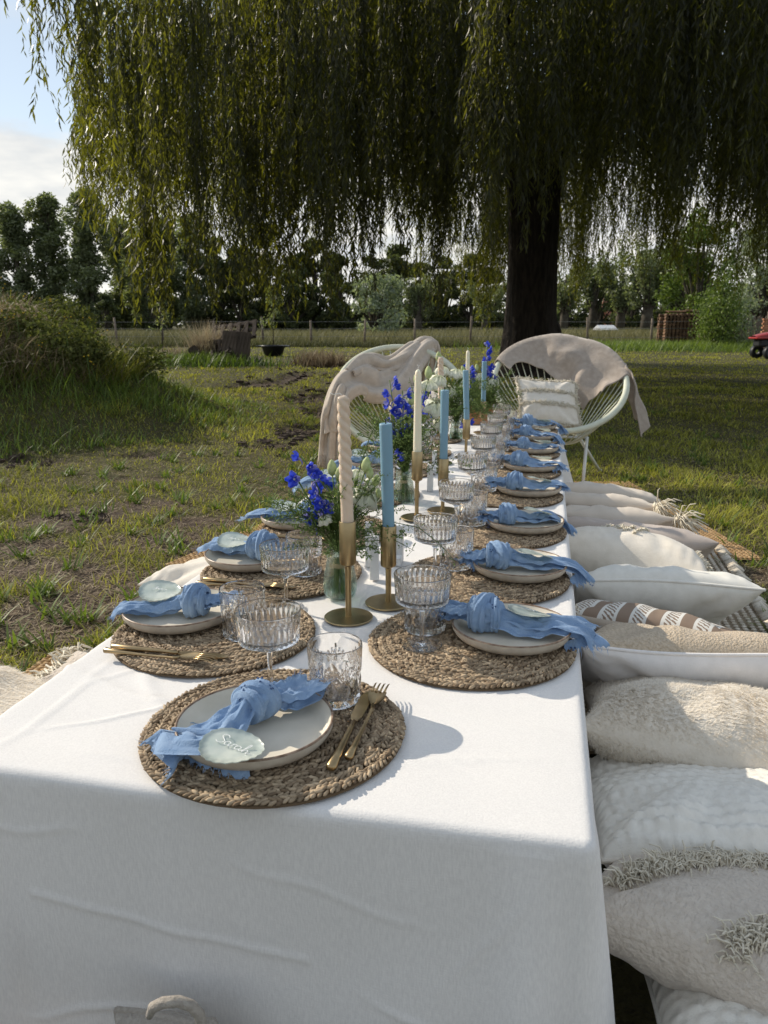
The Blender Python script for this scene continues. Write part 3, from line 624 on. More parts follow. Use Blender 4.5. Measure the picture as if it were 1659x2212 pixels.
def roundtree(seed, h=9, rad=3.2, leafm_='dark_leaf', n=7000, base=1.0):
    g = random.Random(seed); bl = []; limbs = []
    for i in range(34):
        z = base + (h - base) * g.random(); t = (z - base) / (h - base); rr = rad * math.sqrt(max(.05, 1 - (2 * t - .85) ** 2 * .85))
        a = g.uniform(0, 2 * PI); off = rr * math.sqrt(g.random()) * .85; bl.append((off * math.cos(a), off * math.sin(a), z, g.uniform(.5, 1.1), g.uniform(.5, 1.1), g.uniform(.45, .95)))
        limbs.append(((0, 0, base * .8), (off * .4 * math.cos(a), off * .4 * math.sin(a), z * .7), (off * math.cos(a), off * math.sin(a), z)))
    return bl, limbs, n, leafm_, h, .25
def pollard(seed, h=7.5, rad=2.8, leafm_='poplar', n=3600):
    g = random.Random(seed); bl = []; limbs = []
    for i in range(20):
        a = g.uniform(0, 2 * PI); sp = g.uniform(.2, 1); z = h * g.uniform(.5, 1.0); off = rad * sp * (z / h)
        e = (off * math.cos(a), off * math.sin(a), z); limbs.append(((0, 0, 1.5), (off * .35 * math.cos(a), off * .35 * math.sin(a), z * .6), e))
        for f in (1, .8, .62): bl.append((e[0] * f, e[1] * f, e[2] * (f * .7 + .3), g.uniform(.35, .7), g.uniform(.35, .7), g.uniform(.4, .9)))
    return bl, limbs, n, leafm_, h, .38
def make_tree(name, spec, size, seed, label, hollow=.3):
    bl, limbs, n, lm, h, tr = spec
    t = thing(name, label, 'tree')
    mb = MB(); mb.tube([(0, 0, -.1), (.03, 0, h * .25), (-.03, .02, h * .55), (0, 0, h * .85)], [tr * 1.2, tr, tr * .6, .06] if name != 'pollard_willow' else [tr * 1.3, tr * 1.1, tr * .7, .05], 7)
    tk = ob('trunk', mb.mesh('trunk', M['bark_bg']), t)
    mb = MB()
    for a, b, c in limbs[::1]: mb.tube(bezier(a, b, c, 4), [.11, .08, .05, .02], 4)
    ob('limbs', mb.mesh('limbs', M['bark_bg']), tk)['kind'] = 'stuff'
    ob('crown', crown_mesh('crown', bl, n, size, M[lm], seed, hollow), t)['kind'] = 'stuff'
    return t
PT = [make_tree('poplar_tree', poplar(i + 1, 17, 2.3 + .3 * (i % 2)), .42, i, 'tall poplar') for i in range(3)]
DT = [make_tree('dark_tree', roundtree(i + 10, 9.5, 3.4), .40, 20 + i, 'dark tree') for i in range(3)]
WT = [make_tree('pollard_willow', pollard(i + 20, 7.5, 3.0), .30, 40 + i, 'pollard') for i in range(2)]
used = set()
def put(protos, px, topy, Y, label, group, i, sx=1.0):
    p0 = protos[i % len(protos)]; h0 = {'p': 17, 'd': 9.5, 'w': 7.5}[{'poplar_tree': 'p', 'dark_tree': 'd', 'pollard_willow': 'w'}[p0.name.split('.')[0]]]
    q = PY(px, topy, Y); s_ = q.z / h0
    o = p0 if p0.name not in used else copy_tree(p0); used.add(p0.name)
    o.location = (q.x, Y, 0); o.rotation_euler = (0, 0, i * 1.7); o.scale = (s_ * sx, s_ * sx, s_); tag(o, label, None, group)
pop = [(-40, 470, 72, 'poplar at the end of the row, cut by the picture edge'), (22, 440, 70, 'poplar with a leaning top beside the mound'), (98, 418, 71, 'broad poplar with two leafy tops under the cloud'), (178, 404, 68, 'tallest dense poplar of the row'), (250, 470, 75, 'thin open poplar with sky between its limbs'), (300, 425, 70, 'poplar half covered by the outer willow fronds'), (352, 470, 74, 'poplar behind the lowest willow frond'), (410, 460, 72, 'poplar behind the bright willow curtain beside the dark wood'), (-100, 440, 75, 'poplar outside the row end beyond the mound')]
for i, (px, ty, Y, lb) in enumerate(pop): put(PT, px, ty, Y, lb, 'row of tall poplars beyond the meadow', i, 1.22)
dk = [(-150, 600, 60), (50, 640, 66), (130, 640, 62), (225, 640, 60), (330, 610, 64), (455, 520, 74), (515, 545, 70), (570, 500, 78), (625, 560, 70), (680, 530, 76), (735, 560, 70), (800, 560, 84), (860, 540, 86), (915, 575, 78), (965, 560, 84), (1020, 560, 80), (1070, 590, 74), (1235, 600, 82), (1300, 605, 88), (1370, 600, 84), (1440, 600, 86), (1500, 560, 72)]
nm = ['beside the row end', 'low behind the mound crest', 'below the broad poplar', 'below the thin poplar', 'below the outer fronds', 'next to the last poplar', 'behind the pallet heap', 'tallest behind the pallet heap', 'behind the potted sapling', 'above the dry tuft', 'next to the silver willow bush', 'behind the silver willow bush', 'above the silver willow bush, further side', 'between silver bush and trunk', 'behind the cream candle', 'near the willow trunk', 'hard against the willow trunk', 'first past the willow trunk', 'behind the pale roof', 'behind the pollards', 'behind the forked pollard', 'behind the big green tree']
for i, (px, ty, Y) in enumerate(dk): put(DT, px, ty, Y, 'dark dense tree of the far wood, ' + nm[i], 'dark trees of the far wood', i, 1.15)
for i, (px, ty, Y, lb) in enumerate([(1225, 570, 62, 'airy pollard willow right after the big trunk'), (1290, 555, 66, 'open pollard willow above the pale roof'), (1350, 560, 64, 'thin pollard willow with a dark base'), (1410, 525, 58, 'forked pollard willow with a wide open crown'), (1475, 540, 62, 'pollard willow beside the large green tree'), (905, 600, 66, 'grey leaved pollard willow beyond the candles'), (1050, 605, 62, 'small pollard willow beside the trunk')]): put(WT, px, ty, Y, lb, 'pollard willows along the far meadow', i, 1.1)
q = PY(810, 590, 56); t = make_tree('silver_willow_bush', roundtree(77, 4.3, 2.1, 'silver_leaf', 4200, .2), .24, 77, 'round silver grey willow bush standing in front of the dark wood'); t.location = (q.x, 56, 0); t.scale = (1, 1, q.z / 4.3)
q = PY(1560, 455, 44); t = make_tree('green_tree', roundtree(78, 8.2, 2.6, 'bush_leaf', 9000, .5), .24, 78, 'large leafy mid green tree beside the picket gate'); t.location = (q.x, 46, 0); t.scale = (1, 1, q.z / 8.2)
q = PY(1665, 450, 40); t = make_tree('silver_tree', roundtree(79, 7.8, 2.1, 'silver_leaf', 7000, .8), .2, 79, 'silver grey leaved tree behind the brick stack'); t.location = (q.x + .8, 41, 0); t.scale = (1, 1, q.z / 7.8)
q = PY(1562, 615, 31.5); t = make_tree('willow_shrub', roundtree(80, 2.6, 1.0, 'bush_leaf', 6500, .05), .13, 80, 'bright green bushy shrub between the log stack and picket gate', .1); t['category'] = 'shrub'; t.location = (q.x, 31.5, 0); t.scale = (.72, .72, q.z / 2.6)
q = PY(1588, 640, 32.5); t = make_tree('pale_shrub', roundtree(81, 2.2, .7, 'silver_leaf', 3000, .05), .12, 81, 'pale seeding shrub right beside the picket gate', .1); t['category'] = 'shrub'; t.location = (q.x, 32.5, 0); t.scale = (1, 1, q.z / 2.2)
for f_ in LATE: f_()
HB = []
for k in range(150):
    hx = -88 + 190 * (k + random.random()) / 150; HB.append((hx, 94 + random.uniform(-3, 3), random.uniform(.8, 2.6), random.uniform(1.2, 2.4), 1.5, random.uniform(1.2, 2.6)))
tag(ob('far_hedgerow', crown_mesh('far_hedgerow', HB, 26000, .75, M['dark_leaf'], 6, .2)), 'low dark hedgerow and undergrowth behind the far trees', kind='stuff')
# low pale barn beyond the meadow
q = PY(1310, 668, 56); b_ = thing('low_barn', 'low barn with pale roof beyond the meadow', 'barn', (q.x, 56, 0)); b_.scale = (.42, .42, .34)
mb = MB(); mb.box((0, 0, .9), (2.4, 4.6, 1.8)); ob('wall', mb.mesh('wall', M['wallb'], False), b_)
mb = MB(); mb.add([(-1.4, -2.8, 1.8), (1.4, -2.8, 1.8), (1.4, 0, 2.75), (-1.4, 0, 2.75), (-1.4, 2.8, 1.8), (1.4, 2.8, 1.8), (-1.4, -2.8, 1.7), (1.4, -2.8, 1.7), (1.4, 2.8, 1.7), (-1.4, 2.8, 1.7)], [(0, 1, 2, 3), (3, 2, 5, 4), (6, 7, 1, 0), (6, 0, 3, 4, 9), (7, 8, 5, 2, 1), (9, 8, 7, 6)]); ob('roof', mb.mesh('roof', M['roofw'], False), b_)
q = PY(1345, 650, 90); b_ = thing('brick_house', 'small brick house with clay roof among the far trees', 'house', (q.x, 92, 0))
mb = MB(); mb.box((0, 0, 1.0), (2.6, 4, 2.0)); ob('wall', mb.mesh('wall', M['brick'], False), b_)
mb = MB(); mb.add([(-1.6, -2.3, 2.0), (1.6, -2.3, 2.0), (1.6, 0, 3.9), (-1.6, 0, 3.9), (-1.6, 2.3, 2.0), (1.6, 2.3, 2.0)], [(0, 1, 2, 3), (3, 2, 5, 4), (0, 3, 4), (1, 5, 2), (4, 5, 1, 0)]); ob('roof', mb.mesh('roof', M['roofr'], False), b_)

# ================================================================== FENCE, HEAPS, GATE
fe = thing('wire_fence', 'wire fence on thin wooden posts along the meadow edge', 'fence')
posts = [(-80, 37), (60, 37), (250, 36.5), (350, 36.5), (458, 36.5), (568, 36), (672, 36), (787, 36), (895, 36), (1017, 36), (1140, 36), (1272, 34.5), (1410, 33.5), (1515, 33)]
pv = []
pm = MB(); pm.tube([(0, 0, -.1), (.01, 0, .7), (0, 0, 1.25)], [.055, .05, .048], 7); pme = pm.mesh('post', M['post_wood'])
for (px, Y) in posts:
    p = PY(px, 700, Y); pv.append(Vector((p.x, Y, 0))); o = ob('post', pme, fe, (p.x, Y, 0), (R(random.uniform(-3, 3)), R(random.uniform(-4, 4)), random.uniform(0, 6)), (1, 1, random.uniform(.92, 1.12)))
for zh in (.45, .8, 1.1):
    mb = MB(); mb.tube([v + Vector((0, -.05, zh + random.uniform(-.02, .02))) for v in pv], .008, 3); ob('wire', mb.mesh('wire', M['wire']), fe)
# pallets heap
p = P(487, 788); ph_ = thing('pallet_heap', 'collapsed heap of weathered wooden pallets in tall weeds', 'pallets', (p.x, p.y, 0), R(-8))
plank = MB(); plank.box((0, 0, 0), (.10, .022, 1.0), bev=.004); plme = plank.mesh('plank', M['old_wood'], False)
def pallet(x0, y0, z0, rot, n=7, wd=1.0, hgt=1.0):
    E = Euler(rot).to_matrix()
    for i in range(n):
        c = E @ Vector((-wd / 2 + wd * i / (n - 1), 0, hgt / 2)) + Vector((x0, y0, z0)); ob('plank', plme, ph_, c, (rot[0] + random.uniform(-.03, .03), rot[1] + random.uniform(-.05, .05), rot[2]), (1, 1, hgt))
    for zq in (.08, .5, .92):
        c = E @ Vector((0, .05, hgt * zq)) + Vector((x0, y0, z0)); ob('plank', plme, ph_, c, (Euler(rot).to_matrix() @ Euler((0, R(90), 0)).to_matrix()).to_euler(), (1.1, 2.2, wd + .1))
pallet(.28, -.1, 0, (R(-14), R(4), R(10)), 8, .62, .85); pallet(-.4, .1, 0, (R(-10), R(-5), R(-20)), 6, .9, .62); pallet(.05, .55, .62, (R(-40), R(-8), 0), 6, 1.1, .55)
pallet(.1, .35, .05, (R(-85), 0, R(8)), 6, 1.1, 1.0)
mb = MB()
for i in range(9):
    a = random.uniform(-.9, .3); mb.box((a, random.uniform(-.1, .3), random.uniform(.2, .5)), (.3, .2, .12), (random.random(), random.random(), random.random()))
ob('rubble', mb.mesh('rubble', M['old_wood'], False), ph_)['kind'] = 'stuff'
x = RG.normal(p.x - .5, .75, 2600); y = RG.normal(p.y - .2, .6, 2600)
blades('weeds', x, y, gz(x, y), RG.uniform(.1, .42, 2600), np.full(2600, .028), M['bush_leaf'], RG.uniform(0, 1, 2600), np.clip(RG.normal(.2, .25, 2600), 0, 1), 'green weeds growing up round the pallet heap')
x = RG.normal(p.x - .55, .22, 500); y = RG.normal(p.y + .6, .2, 500)
blades('dry_reeds', x, y, gz(x, y), RG.uniform(.7, 1.25, 500), np.full(500, .022), M['straw'], RG.uniform(0, .35, 500), np.clip(RG.normal(.7, .2, 500), 0, 1), 'tall pale dry reeds behind the pallet heap')
# dry tufts
for (px, py, w_, lb) in [(694, 787, .33, 'brown dry weed tuft on the mown grass'), (400, 778, .4, 'dry brown weeds beside the mound foot')]:
    p = P(px, py); x = RG.normal(p.x, w_, 700); y = RG.normal(p.y, .25, 700)
    blades('dry_weed_tuft', x, y, gz(x, y), RG.uniform(.15, .5, 700), np.full(700, .022), M['straw'], RG.uniform(0, .7, 700), np.clip(RG.normal(.35, .25, 700), 0, 1), lb)
# planted saplings
def sapling(px, py, h, label, bare=False):
    p = P(px, py); t = thing('sapling', label, 'sapling', (p.x, p.y, 0))
    mb = MB(); mb.tube([(0, 0, 0), (.02, 0, h * .5), (0, 0, h)], [.022, .016, .006], 6)
    for k in range(16):
        z = h * random.uniform(.4, .95); a = random.uniform(0, 6.3); l_ = random.uniform(.2, .5) * (1.2 - z / h); mb.tube([(0, 0, z), (l_ * .5 * math.cos(a), l_ * .5 * math.sin(a), z + l_ * .9)], [.007, .003], 4)
    ob('trunk', mb.mesh('trunk', M['bark_bg']), t)
    bl = [(random.gauss(0, .14), random.gauss(0, .14), h * random.uniform(.45, 1.0), .2, .2, .2) for _ in range(14)]
    ob('crown', crown_mesh('crown', bl, 500 if not bare else 160, .09, M['poplar'], int(px), .1), t)['kind'] = 'stuff'; return t
sapling(591, 765, 2.3, 'thin young sapling growing out of the black tub')
sapling(745, 722, 1.6, 'small sapling standing in the meadow by the fence', True)
sapling(352, 770, 1.7, 'crooked thin sapling under the lowest willow frond', True)
p = P(591, 771); tb = thing('black_tub', 'black plastic tub on the mown grass round a sapling', 'tub', (p.x, p.y, 0))
mb = MB(); mb.lathe([(0.01, .02), (.26, 0), (.36, .3), (.40, .32), (.40, .36), (.35, .36), (.25, .08), (.01, .08)], 20); ob('shell', mb.mesh('shell', M['black_pl']), tb)
mb = MB(); mb.box((-.42, 0, .33), (.14, .5, .04), bev=.01); mb.box((.42, 0, .33), (.14, .5, .04), bev=.01); ob('rim', mb.mesh('rim', M['black_pl'], False), tb)
# soil clods near ruts
mb = MB()
for (px, py, n, s_) in [(560, 826, 30, .06), (640, 812, 24, .07), (655, 850, 26, .06), (705, 890, 30, .055), (640, 935, 40, .05), (585, 965, 30, .04), (480, 893, 24, .045), (690, 790, 14, .05), (60, 1000, 26, .035), (180, 1120, 30, .03)]:
    for k in range(n):
        p = P(px + random.gauss(0, 34), py + random.gauss(0, 7)); r_ = s_ * random.uniform(.35, 1.35); z = float(gz(p.x, p.y))
        V = [Vector((math.sin(a) * math.cos(b), math.sin(a) * math.sin(b), math.cos(a) * .6)) * r_ * random.uniform(.7, 1.3) + Vector((p.x, p.y, z)) for a in (0.01, 1.0, 2.1, 3.1) for b in (0, 1.3, 2.5, 3.8, 5)]
        mb.add(V, [(i * 5 + j, i * 5 + (j + 1) % 5, i * 5 + 5 + (j + 1) % 5, i * 5 + 5 + j) for i in range(3) for j in range(5)])
M['soil'] = mat('dark_soil', (0.040, 0.028, 0.021), .95, c2=(0.085, 0.062, 0.046), vscale=30)
tag(ob('mud_clods', mb.mesh('mud_clods', M['soil'], False)), 'dark churned mud clods along the tyre ruts', kind='stuff')
# log stack
p = P(1470, 748); ls = thing('log_stack', 'square stack of split firewood logs standing on the grass', 'firewood', (p.x, 34, 0), R(-6))
p = PY(1470, 740, 34); ls.location = (p.x, 34, 0)
lg = MB(); lg.tube([(0, -.2, 0), (0, .2, 0)], [.075, .08], 6); lgm = lg.mesh('log', M['log'], False)
for iz in range(11):
    for ix in range(10): ob('log', lgm, ls, (-.68 + .151 * ix + random.uniform(-.01, .01), random.uniform(-.03, .03), .09 + iz * .128), (0, random.uniform(0, 6), random.uniform(-.06, .06)), (1, 1, .9))
for iz in range(11):
    for iy in range(2): ob('log', lgm, ls, (-.80 + random.uniform(-.02, .02), .28 + iy * .2, .09 + iz * .128), (0, 0, R(90)), (1, .5, .9))
for k in range(5): ob('log', lgm, ls, (random.uniform(-.7, .5), .05, 1.50 + random.uniform(0, .06)), (0, random.random(), R(random.uniform(60, 110))), (.7, random.uniform(1, 2.2), .6))
# picket gate
p = PY(1628, 700, 32.5); gt = thing('picket_gate', 'grey weathered picket gate beside the brick stack', 'gate', (p.x, 32.5, 0), R(0))
pk = MB(); pk.add([(-.035, -.012, 0), (.035, -.012, 0), (.035, -.012, 1.12), (0, -.012, 1.2), (-.035, -.012, 1.12), (-.035, .012, 0), (.035, .012, 0), (.035, .012, 1.12), (0, .012, 1.2), (-.035, .012, 1.12)], [(0, 1, 2, 3, 4), (9, 8, 7, 6, 5), (0, 5, 6, 1), (1, 6, 7, 2), (2, 7, 8, 3), (3, 8, 9, 4), (4, 9, 5, 0)]); pkm = pk.mesh('picket', M['post_wood'], False)
for k in range(9): ob('picket', pkm, gt, (-.45 + .115 * k, 0, .12), (0, R(random.uniform(-2, 2)), 0), (1, 1, random.uniform(.95, 1.05)))
for z in (.4, 1.0):
    mb = MB(); mb.box((0, .03, z), (1.05, .03, .08)); ob('rail', mb.mesh('rail', M['post_wood'], False), gt)
for s_ in (-.68, .6):
    mb = MB(); mb.tube([(s_, .03, -.1), (s_, .03, 1.5)], .06, 7); ob('post', mb.mesh('post', M['post_wood']), gt)
# brick stack
p = PY(1658, 700, 27); bs = thing('brick_stack', 'orange stacked bricks at the edge of the picture', 'bricks', (p.x + .12, 27, 0), 0)
bk = MB(); bk.box((0, 0, 0), (.21, .10, .066), bev=.006); bkm = bk.mesh('brick', M['brick'], False)
for iz in range(17):
    for ix in range(3): ob('brick', bkm, bs, (-.2 + .218 * ix + random.uniform(-.012, .012) + (.05 if iz % 2 else 0), random.uniform(-.01, .01), .035 + iz * .07), (0, 0, R(random.uniform(-3, 3))))
# red cart
p = P(1655, 775); ct = thing('garden_tractor', 'red and black garden tractor cut by the picture edge', 'tractor', (p.x + .30, p.y, 0), R(4))
mb = MB(); 
def hood(u_, v_):
    x = -.78 + .8 * u_; a = PI * v_; w_ = .26 * (1 - .25 * (1 - u_) ** 3); return (x, -w_ * math.cos(a), .62 + (.10 + .10 * u_) * math.sin(a) ** .6 - .05 * (1 - u_) ** 4)
mb.grid(hood, 12, 11); mb.box((-.4, 0, .60), (.8, .5, .06), bev=.02); ob('hood', mb.mesh('hood', M['red_paint'], True, 40), ct)
mb = MB(); mb.box((-.32, 0, .46), (.72, .42, .24), bev=.05); mb.box((.25, 0, .38), (.7, .5, .2), bev=.04); mb.box((-.02, 0, .16), (.6, .8, .14), bev=.05); ob('body', mb.mesh('body', M['black_pl'], True, 40), ct)
mb = MB(); mb.box((.35, 0, .62), (.4, .4, .1), bev=.04); mb.box((.55, 0, .8), (.1, .38, .35), bev=.04); ob('seat', mb.mesh('seat', M['black_pl'], True, 40), ct)
wh = MB(); wh.lathe([(.08, -.06), (.17, -.075), (.2, -.05), (.2, .05), (.17, .075), (.08, .06), (.08, -.06)], 18); whm = wh.mesh('wheel', M['black_pl'])
for (a, b_, s_) in ((-.42, -.36, 1), (-.42, .36, 1), (.5, -.4, 1.35), (.5, .4, 1.35)): ob('wheel', whm, ct, (a, b_, .2 * s_), (R(90), 0, 0), (s_, s_, 1.2))
mb = MB(); mb.tube([(.0, 0, .6), (.12, 0, .88)], .015, 6); 
mb.tube([(.12 + .14 * math.cos(q) * .8, .15 * math.sin(q), .88 + .06 * math.cos(q)) for q in [2 * PI * i / 16 for i in range(16)]], .012, 5, closed=True); ob('steering_wheel', mb.mesh('steering_wheel', M['black_pl']), ct)

# ================================================================== TABLECLOTH
def rrect(n_total, cr):
    """perimeter points of the table top in (v,u), with outward normals"""
    w_, l_ = V1 - V0, U1 - U0; segs = []
    def line(p0, p1, nrm, n): 
        for i in range(n): t = i / n; segs.append((p0[0] + (p1[0] - p0[0]) * t, p0[1] + (p1[1] - p0[1]) * t, nrm[0], nrm[1]))
    def arc(c, a0, n):
        for i in range(n): a = a0 + PI / 2 * i / n; segs.append((c[0] + cr * math.cos(a), c[1] + cr * math.sin(a), math.cos(a), math.sin(a)))
    line((V0 + cr, U0), (V1 - cr, U0), (0, -1), 150); arc((V1 - cr, U0 + cr), -PI / 2, 16)
    line((V1, U0 + cr), (V1, U1 - cr), (1, 0), 420); arc((V1 - cr, U1 - cr), 0, 16)
    line((V1 - cr, U1), (V0 + cr, U1), (0, 1), 90); arc((V0 + cr, U1 - cr), PI / 2, 16)
    line((V0, U1 - cr), (V0, U0 + cr), (-1, 0), 420); arc((V0 + cr, U0 + cr), PI, 16)
    return np.array(segs)
def wrinkle(v, u):
    z = .0018 * snoise(v, u, 9, 61) + .0011 * snoise(v * 1, u * 2.5, 26, 62)
    z += .0038 * np.exp(-((u - 1.03 + .05 * np.sin(9 * v)) / .006) ** 2) * (v < -.42)          # press creases
    for (a0, b0, ang_, ln_, am_, w0_) in ((-.55, .95, .5, .16, .0022, .004), (-.62, 1.12, .9, .13, .002, .005), (-.12, .90, .15, .20, .0018, .004), (-.05, 1.02, -.3, .12, .0018, .003), (-.2, 1.6, .7, .2, .0025, .005), (-.45, 1.95, -.5, .2, .003, .006), (-.3, 2.3, .2, .25, .003, .006), (-.02, 1.45, 1.4, .18, .002, .004), (-.70, 1.0, 1.5, .2, .0022, .004), (-.4, .84, .05, .25, .0015, .004)):
        p_ = (v - a0) * math.cos(ang_) + (u - b0) * math.sin(ang_); q_ = -(v - a0) * math.sin(ang_) + (u - b0) * math.cos(ang_); z += am_ * np.exp(-((q_ - .010 * np.sin(14 * p_)) / w0_) ** 2) * np.exp(-(p_ / ln_) ** 4)
    z += .0018 * np.exp(-((v + .345 + .01 * np.sin(5 * u)) / .006) ** 2)
    d = (v + u * .8); z += .003 * np.exp(-((d - .25 + .03 * np.sin(14 * u)) / .012) ** 2) * (v < -.45)
    a = np.clip((u - 1.4) / .6, 0, 1); z += a * .0042 * snoise(v, u * 1.0, 19, 64) * np.exp(-((v + .345) / .28) ** 2) + a * .0026 * snoise(v, u, 34, 65)
    return z
seg = rrect(0, .016); n = len(seg); cl_lo, cl_hi = U0 + .427, U1 - .427
V = []; vc = (V0 + V1) / 2
ctr = np.stack([np.full(n, vc), np.clip(seg[:, 1], cl_lo, cl_hi)], 1)
ta = np.linspace(1, 0, 56)[1:]            # rings from the centre out to the lip
rings = []
for t in np.concatenate([[1.0], ta]):
    v_ = ctr[:, 0] * t + (seg[:, 0] - seg[:, 2] * .014) * (1 - t); u_ = ctr[:, 1] * t + (seg[:, 1] - seg[:, 3] * .014) * (1 - t)
    rings.append(np.stack([v_, u_, TZ - .0005 + wrinkle(v_, u_)], 1))
s_len = np.concatenate([[0], np.cumsum(np.hypot(np.diff(seg[:, 0]), np.diff(seg[:, 1])))])
for a in np.linspace(0, PI / 2, 7)[1:]:
    v_ = seg[:, 0] - seg[:, 2] * .014 * (1 - math.sin(a)); u_ = seg[:, 1] - seg[:, 3] * .014 * (1 - math.sin(a))
    rings.append(np.stack([v_, u_, TZ - .0005 + wrinkle(v_, u_) * math.cos(a) - .014 * (1 - math.cos(a))], 1))
corner = lambda cv, cu_: np.exp(-(np.hypot(seg[:, 0] - cv, seg[:, 1] - cu_) / .11) ** 2)
cN = corner(V1, U0) + corner(V0, U0); cF = corner(V1, U1) + corner(V0, U1)
side = np.abs(seg[:, 2]) > .5
for z in np.linspace(TZ - .02, .012, 96):
    h_ = (TZ - z) / TZ
    off = .010 * h_ + h_ ** 1.2 * .016 * snoise(s_len * 1.0, s_len * 0 + z * .2, 12, 66) + h_ * .0035 * snoise(s_len, s_len * 0 + z * .6, 34, 67)
    off = off + h_ * .011 * np.sin(s_len * 44) * (np.exp(-((s_len - .80) / .16) ** 2) + .6 * np.exp(-((s_len - .30) / .10) ** 2)) + h_ * (.035 * cN + .10 * cF) + h_ * .02 * cN * np.sin(s_len * 60)
    off = off + .0019 * np.exp(-((z - (.27 - .04 * np.sin((s_len - .1) * 4))) / .005) ** 2) * ((s_len > .12) & (s_len < .5)) + .0018 * np.exp(-((z - (.10 + .02 * np.sin(s_len * 7))) / .006) ** 2) * (s_len > .55) * (s_len < .8)
    for (s0_, z0_, sl_, ln_, am_) in ((.68, .16, -.35, .10, .0022), (.22, .10, .25, .12, .0025), (.12, .36, .1, .07, .0015), (.52, .33, -.2, .12, .0012), (.72, .30, 1.5, .05, .0018), (.40, .06, .05, .16, .003), (1.0, .25, .6, .1, .002), (1.5, .2, -.4, .15, .002)):
        off = off + am_ * np.exp(-((z - z0_ - sl_ * (s_len - s0_) - .004 * np.sin(40 * s_len)) / .005) ** 2) * np.exp(-((s_len - s0_) / ln_) ** 4)
    # the far end of the long side hangs in flaring folds
    ff = np.clip((seg[:, 1] - 3.1) / 1.1, 0, 1) * (seg[:, 2] > .5); off = off + ff * h_ * (.075 + .05 * np.sin(seg[:, 1] * 9.5))
    off = np.maximum(off, .0006)
    rings.append(np.stack([seg[:, 0] + seg[:, 2] * off, seg[:, 1] + seg[:, 3] * off, np.full(n, z)], 1))
A = np.stack(rings); nr = len(rings); idx = np.arange(nr * n).reshape(nr, n); j2 = np.roll(np.arange(n), -1)
F = np.stack([idx[:-1], idx[1:], idx[1:][:, j2], idx[:-1][:, j2]], -1).reshape(-1, 4)
A = A.reshape(-1, 3)
tc_o = ob('tablecloth', raw_mesh('tablecloth', A, [F], M['cloth'], True, var=np.full(len(A), .5)), None, (0, 0, 0), (0, 0, -ANG))
tag(tc_o, 'long white linen tablecloth draped to the ground over the low picnic table', 'tablecloth')

# ================================================================== RUGS
def polyrug(name, label, corners, z0, style, group=None):
    c = [Vector((a[0], a[1], 0)) for a in corners]       # near-left, near-right, far-right, far-left
    t = thing(name, label, 'rug', (0, 0, 0), 0, group)
    def pt(s, q): a = c[0].lerp(c[1], s); b = c[3].lerp(c[2], s); return a.lerp(b, q)
    mb = MB(); mb.grid(lambda a, b: tuple(pt(a, b) + Vector((0, 0, z0 + .004 * math.sin(9 * a + 4 * b)))), 30, 30); ob('backing', mb.mesh('backing', M['jute' if style == 'jute' else 'rug_back']), t)
    # braid rows run across: strands as rows of small leaf-shaped stitches
    Lx = (c[1] - c[0]).length; Ly = (c[3] - c[0]).length
    tv, tf = seg_template()
    row = .026 if style == 'jute' else .024; nrw = int(Ly / row); sp = .020 if style == 'jute' else .026
    pos = []; dr = []; sc_ = []
    for i in range(nrw):
        q = (i + .5) / nrw; L_ = (pt(1, q) - pt(0, q)).length; m_ = int(L_ / sp)
        for k in range(m_):
            p = pt((k + .5) / m_, q); dx = (pt(1, q) - pt(0, q)).normalized(); dy = Vector((-dx.y, dx.x, 0))
            if abs(p.x * su + p.y * cu - (U0 + U1) / 2) < (U1 - U0) / 2 - .06 and V0 + .06 < p.x * cu - p.y * su < V1 - .06: continue
            if style == 'jute':
                for sg in (-1, 1): pos.append(p + dy * sg * row * .24 + Vector((0, 0, z0 + .010))); dr.append(dx + dy * sg * .55); sc_.append((.0085, sp * 1.15, .007))
            else:
                pos.append(p + Vector((0, 0, z0 + .010))); dr.append((dx if (i % 2) else dx + dy * .2)); sc_.append((.0135, sp * .80, .011))
    pos = np.array(pos); dr = np.array(dr); sc_ = np.array(sc_); nn = len(pos)
    Mx = frames(dr, RG.uniform(-.2, .2, nn)) * sc_[:, None, :]
    V_, F4, vv = instance_np(tv, tf, Mx, pos, None, np.clip(RG.normal(.5, .25, nn), 0, 1)); o = ob('braid', raw_mesh('braid', V_, [F4], M['jute' if style == 'jute' else 'cream_yarn'], True, var=vv), t); o['kind'] = 'stuff'
    if style != 'jute':   # knotted fringe edge
        mb = MB()
        for k in range(int(Ly / .022)):
            q = (k + random.random()) * .022 / Ly
            if q > 1: continue
            p = pt(1, q) + Vector((0, 0, z0 + .012)); r_ = random.uniform(.008, .013); dx = (pt(1, q) - pt(0, q)).normalized()
            mb.tube([p - dx * .02, p + Vector((0, 0, .012)), p + dx * random.uniform(.015, .04) + Vector((0, random.uniform(-.015, .015), -.004))], [r_, r_ * 1.1, r_ * .5], 5, var=random.random())
        ob('fringe', mb.mesh('fringe', M['cream_yarn']), t)['kind'] = 'stuff'
    return t
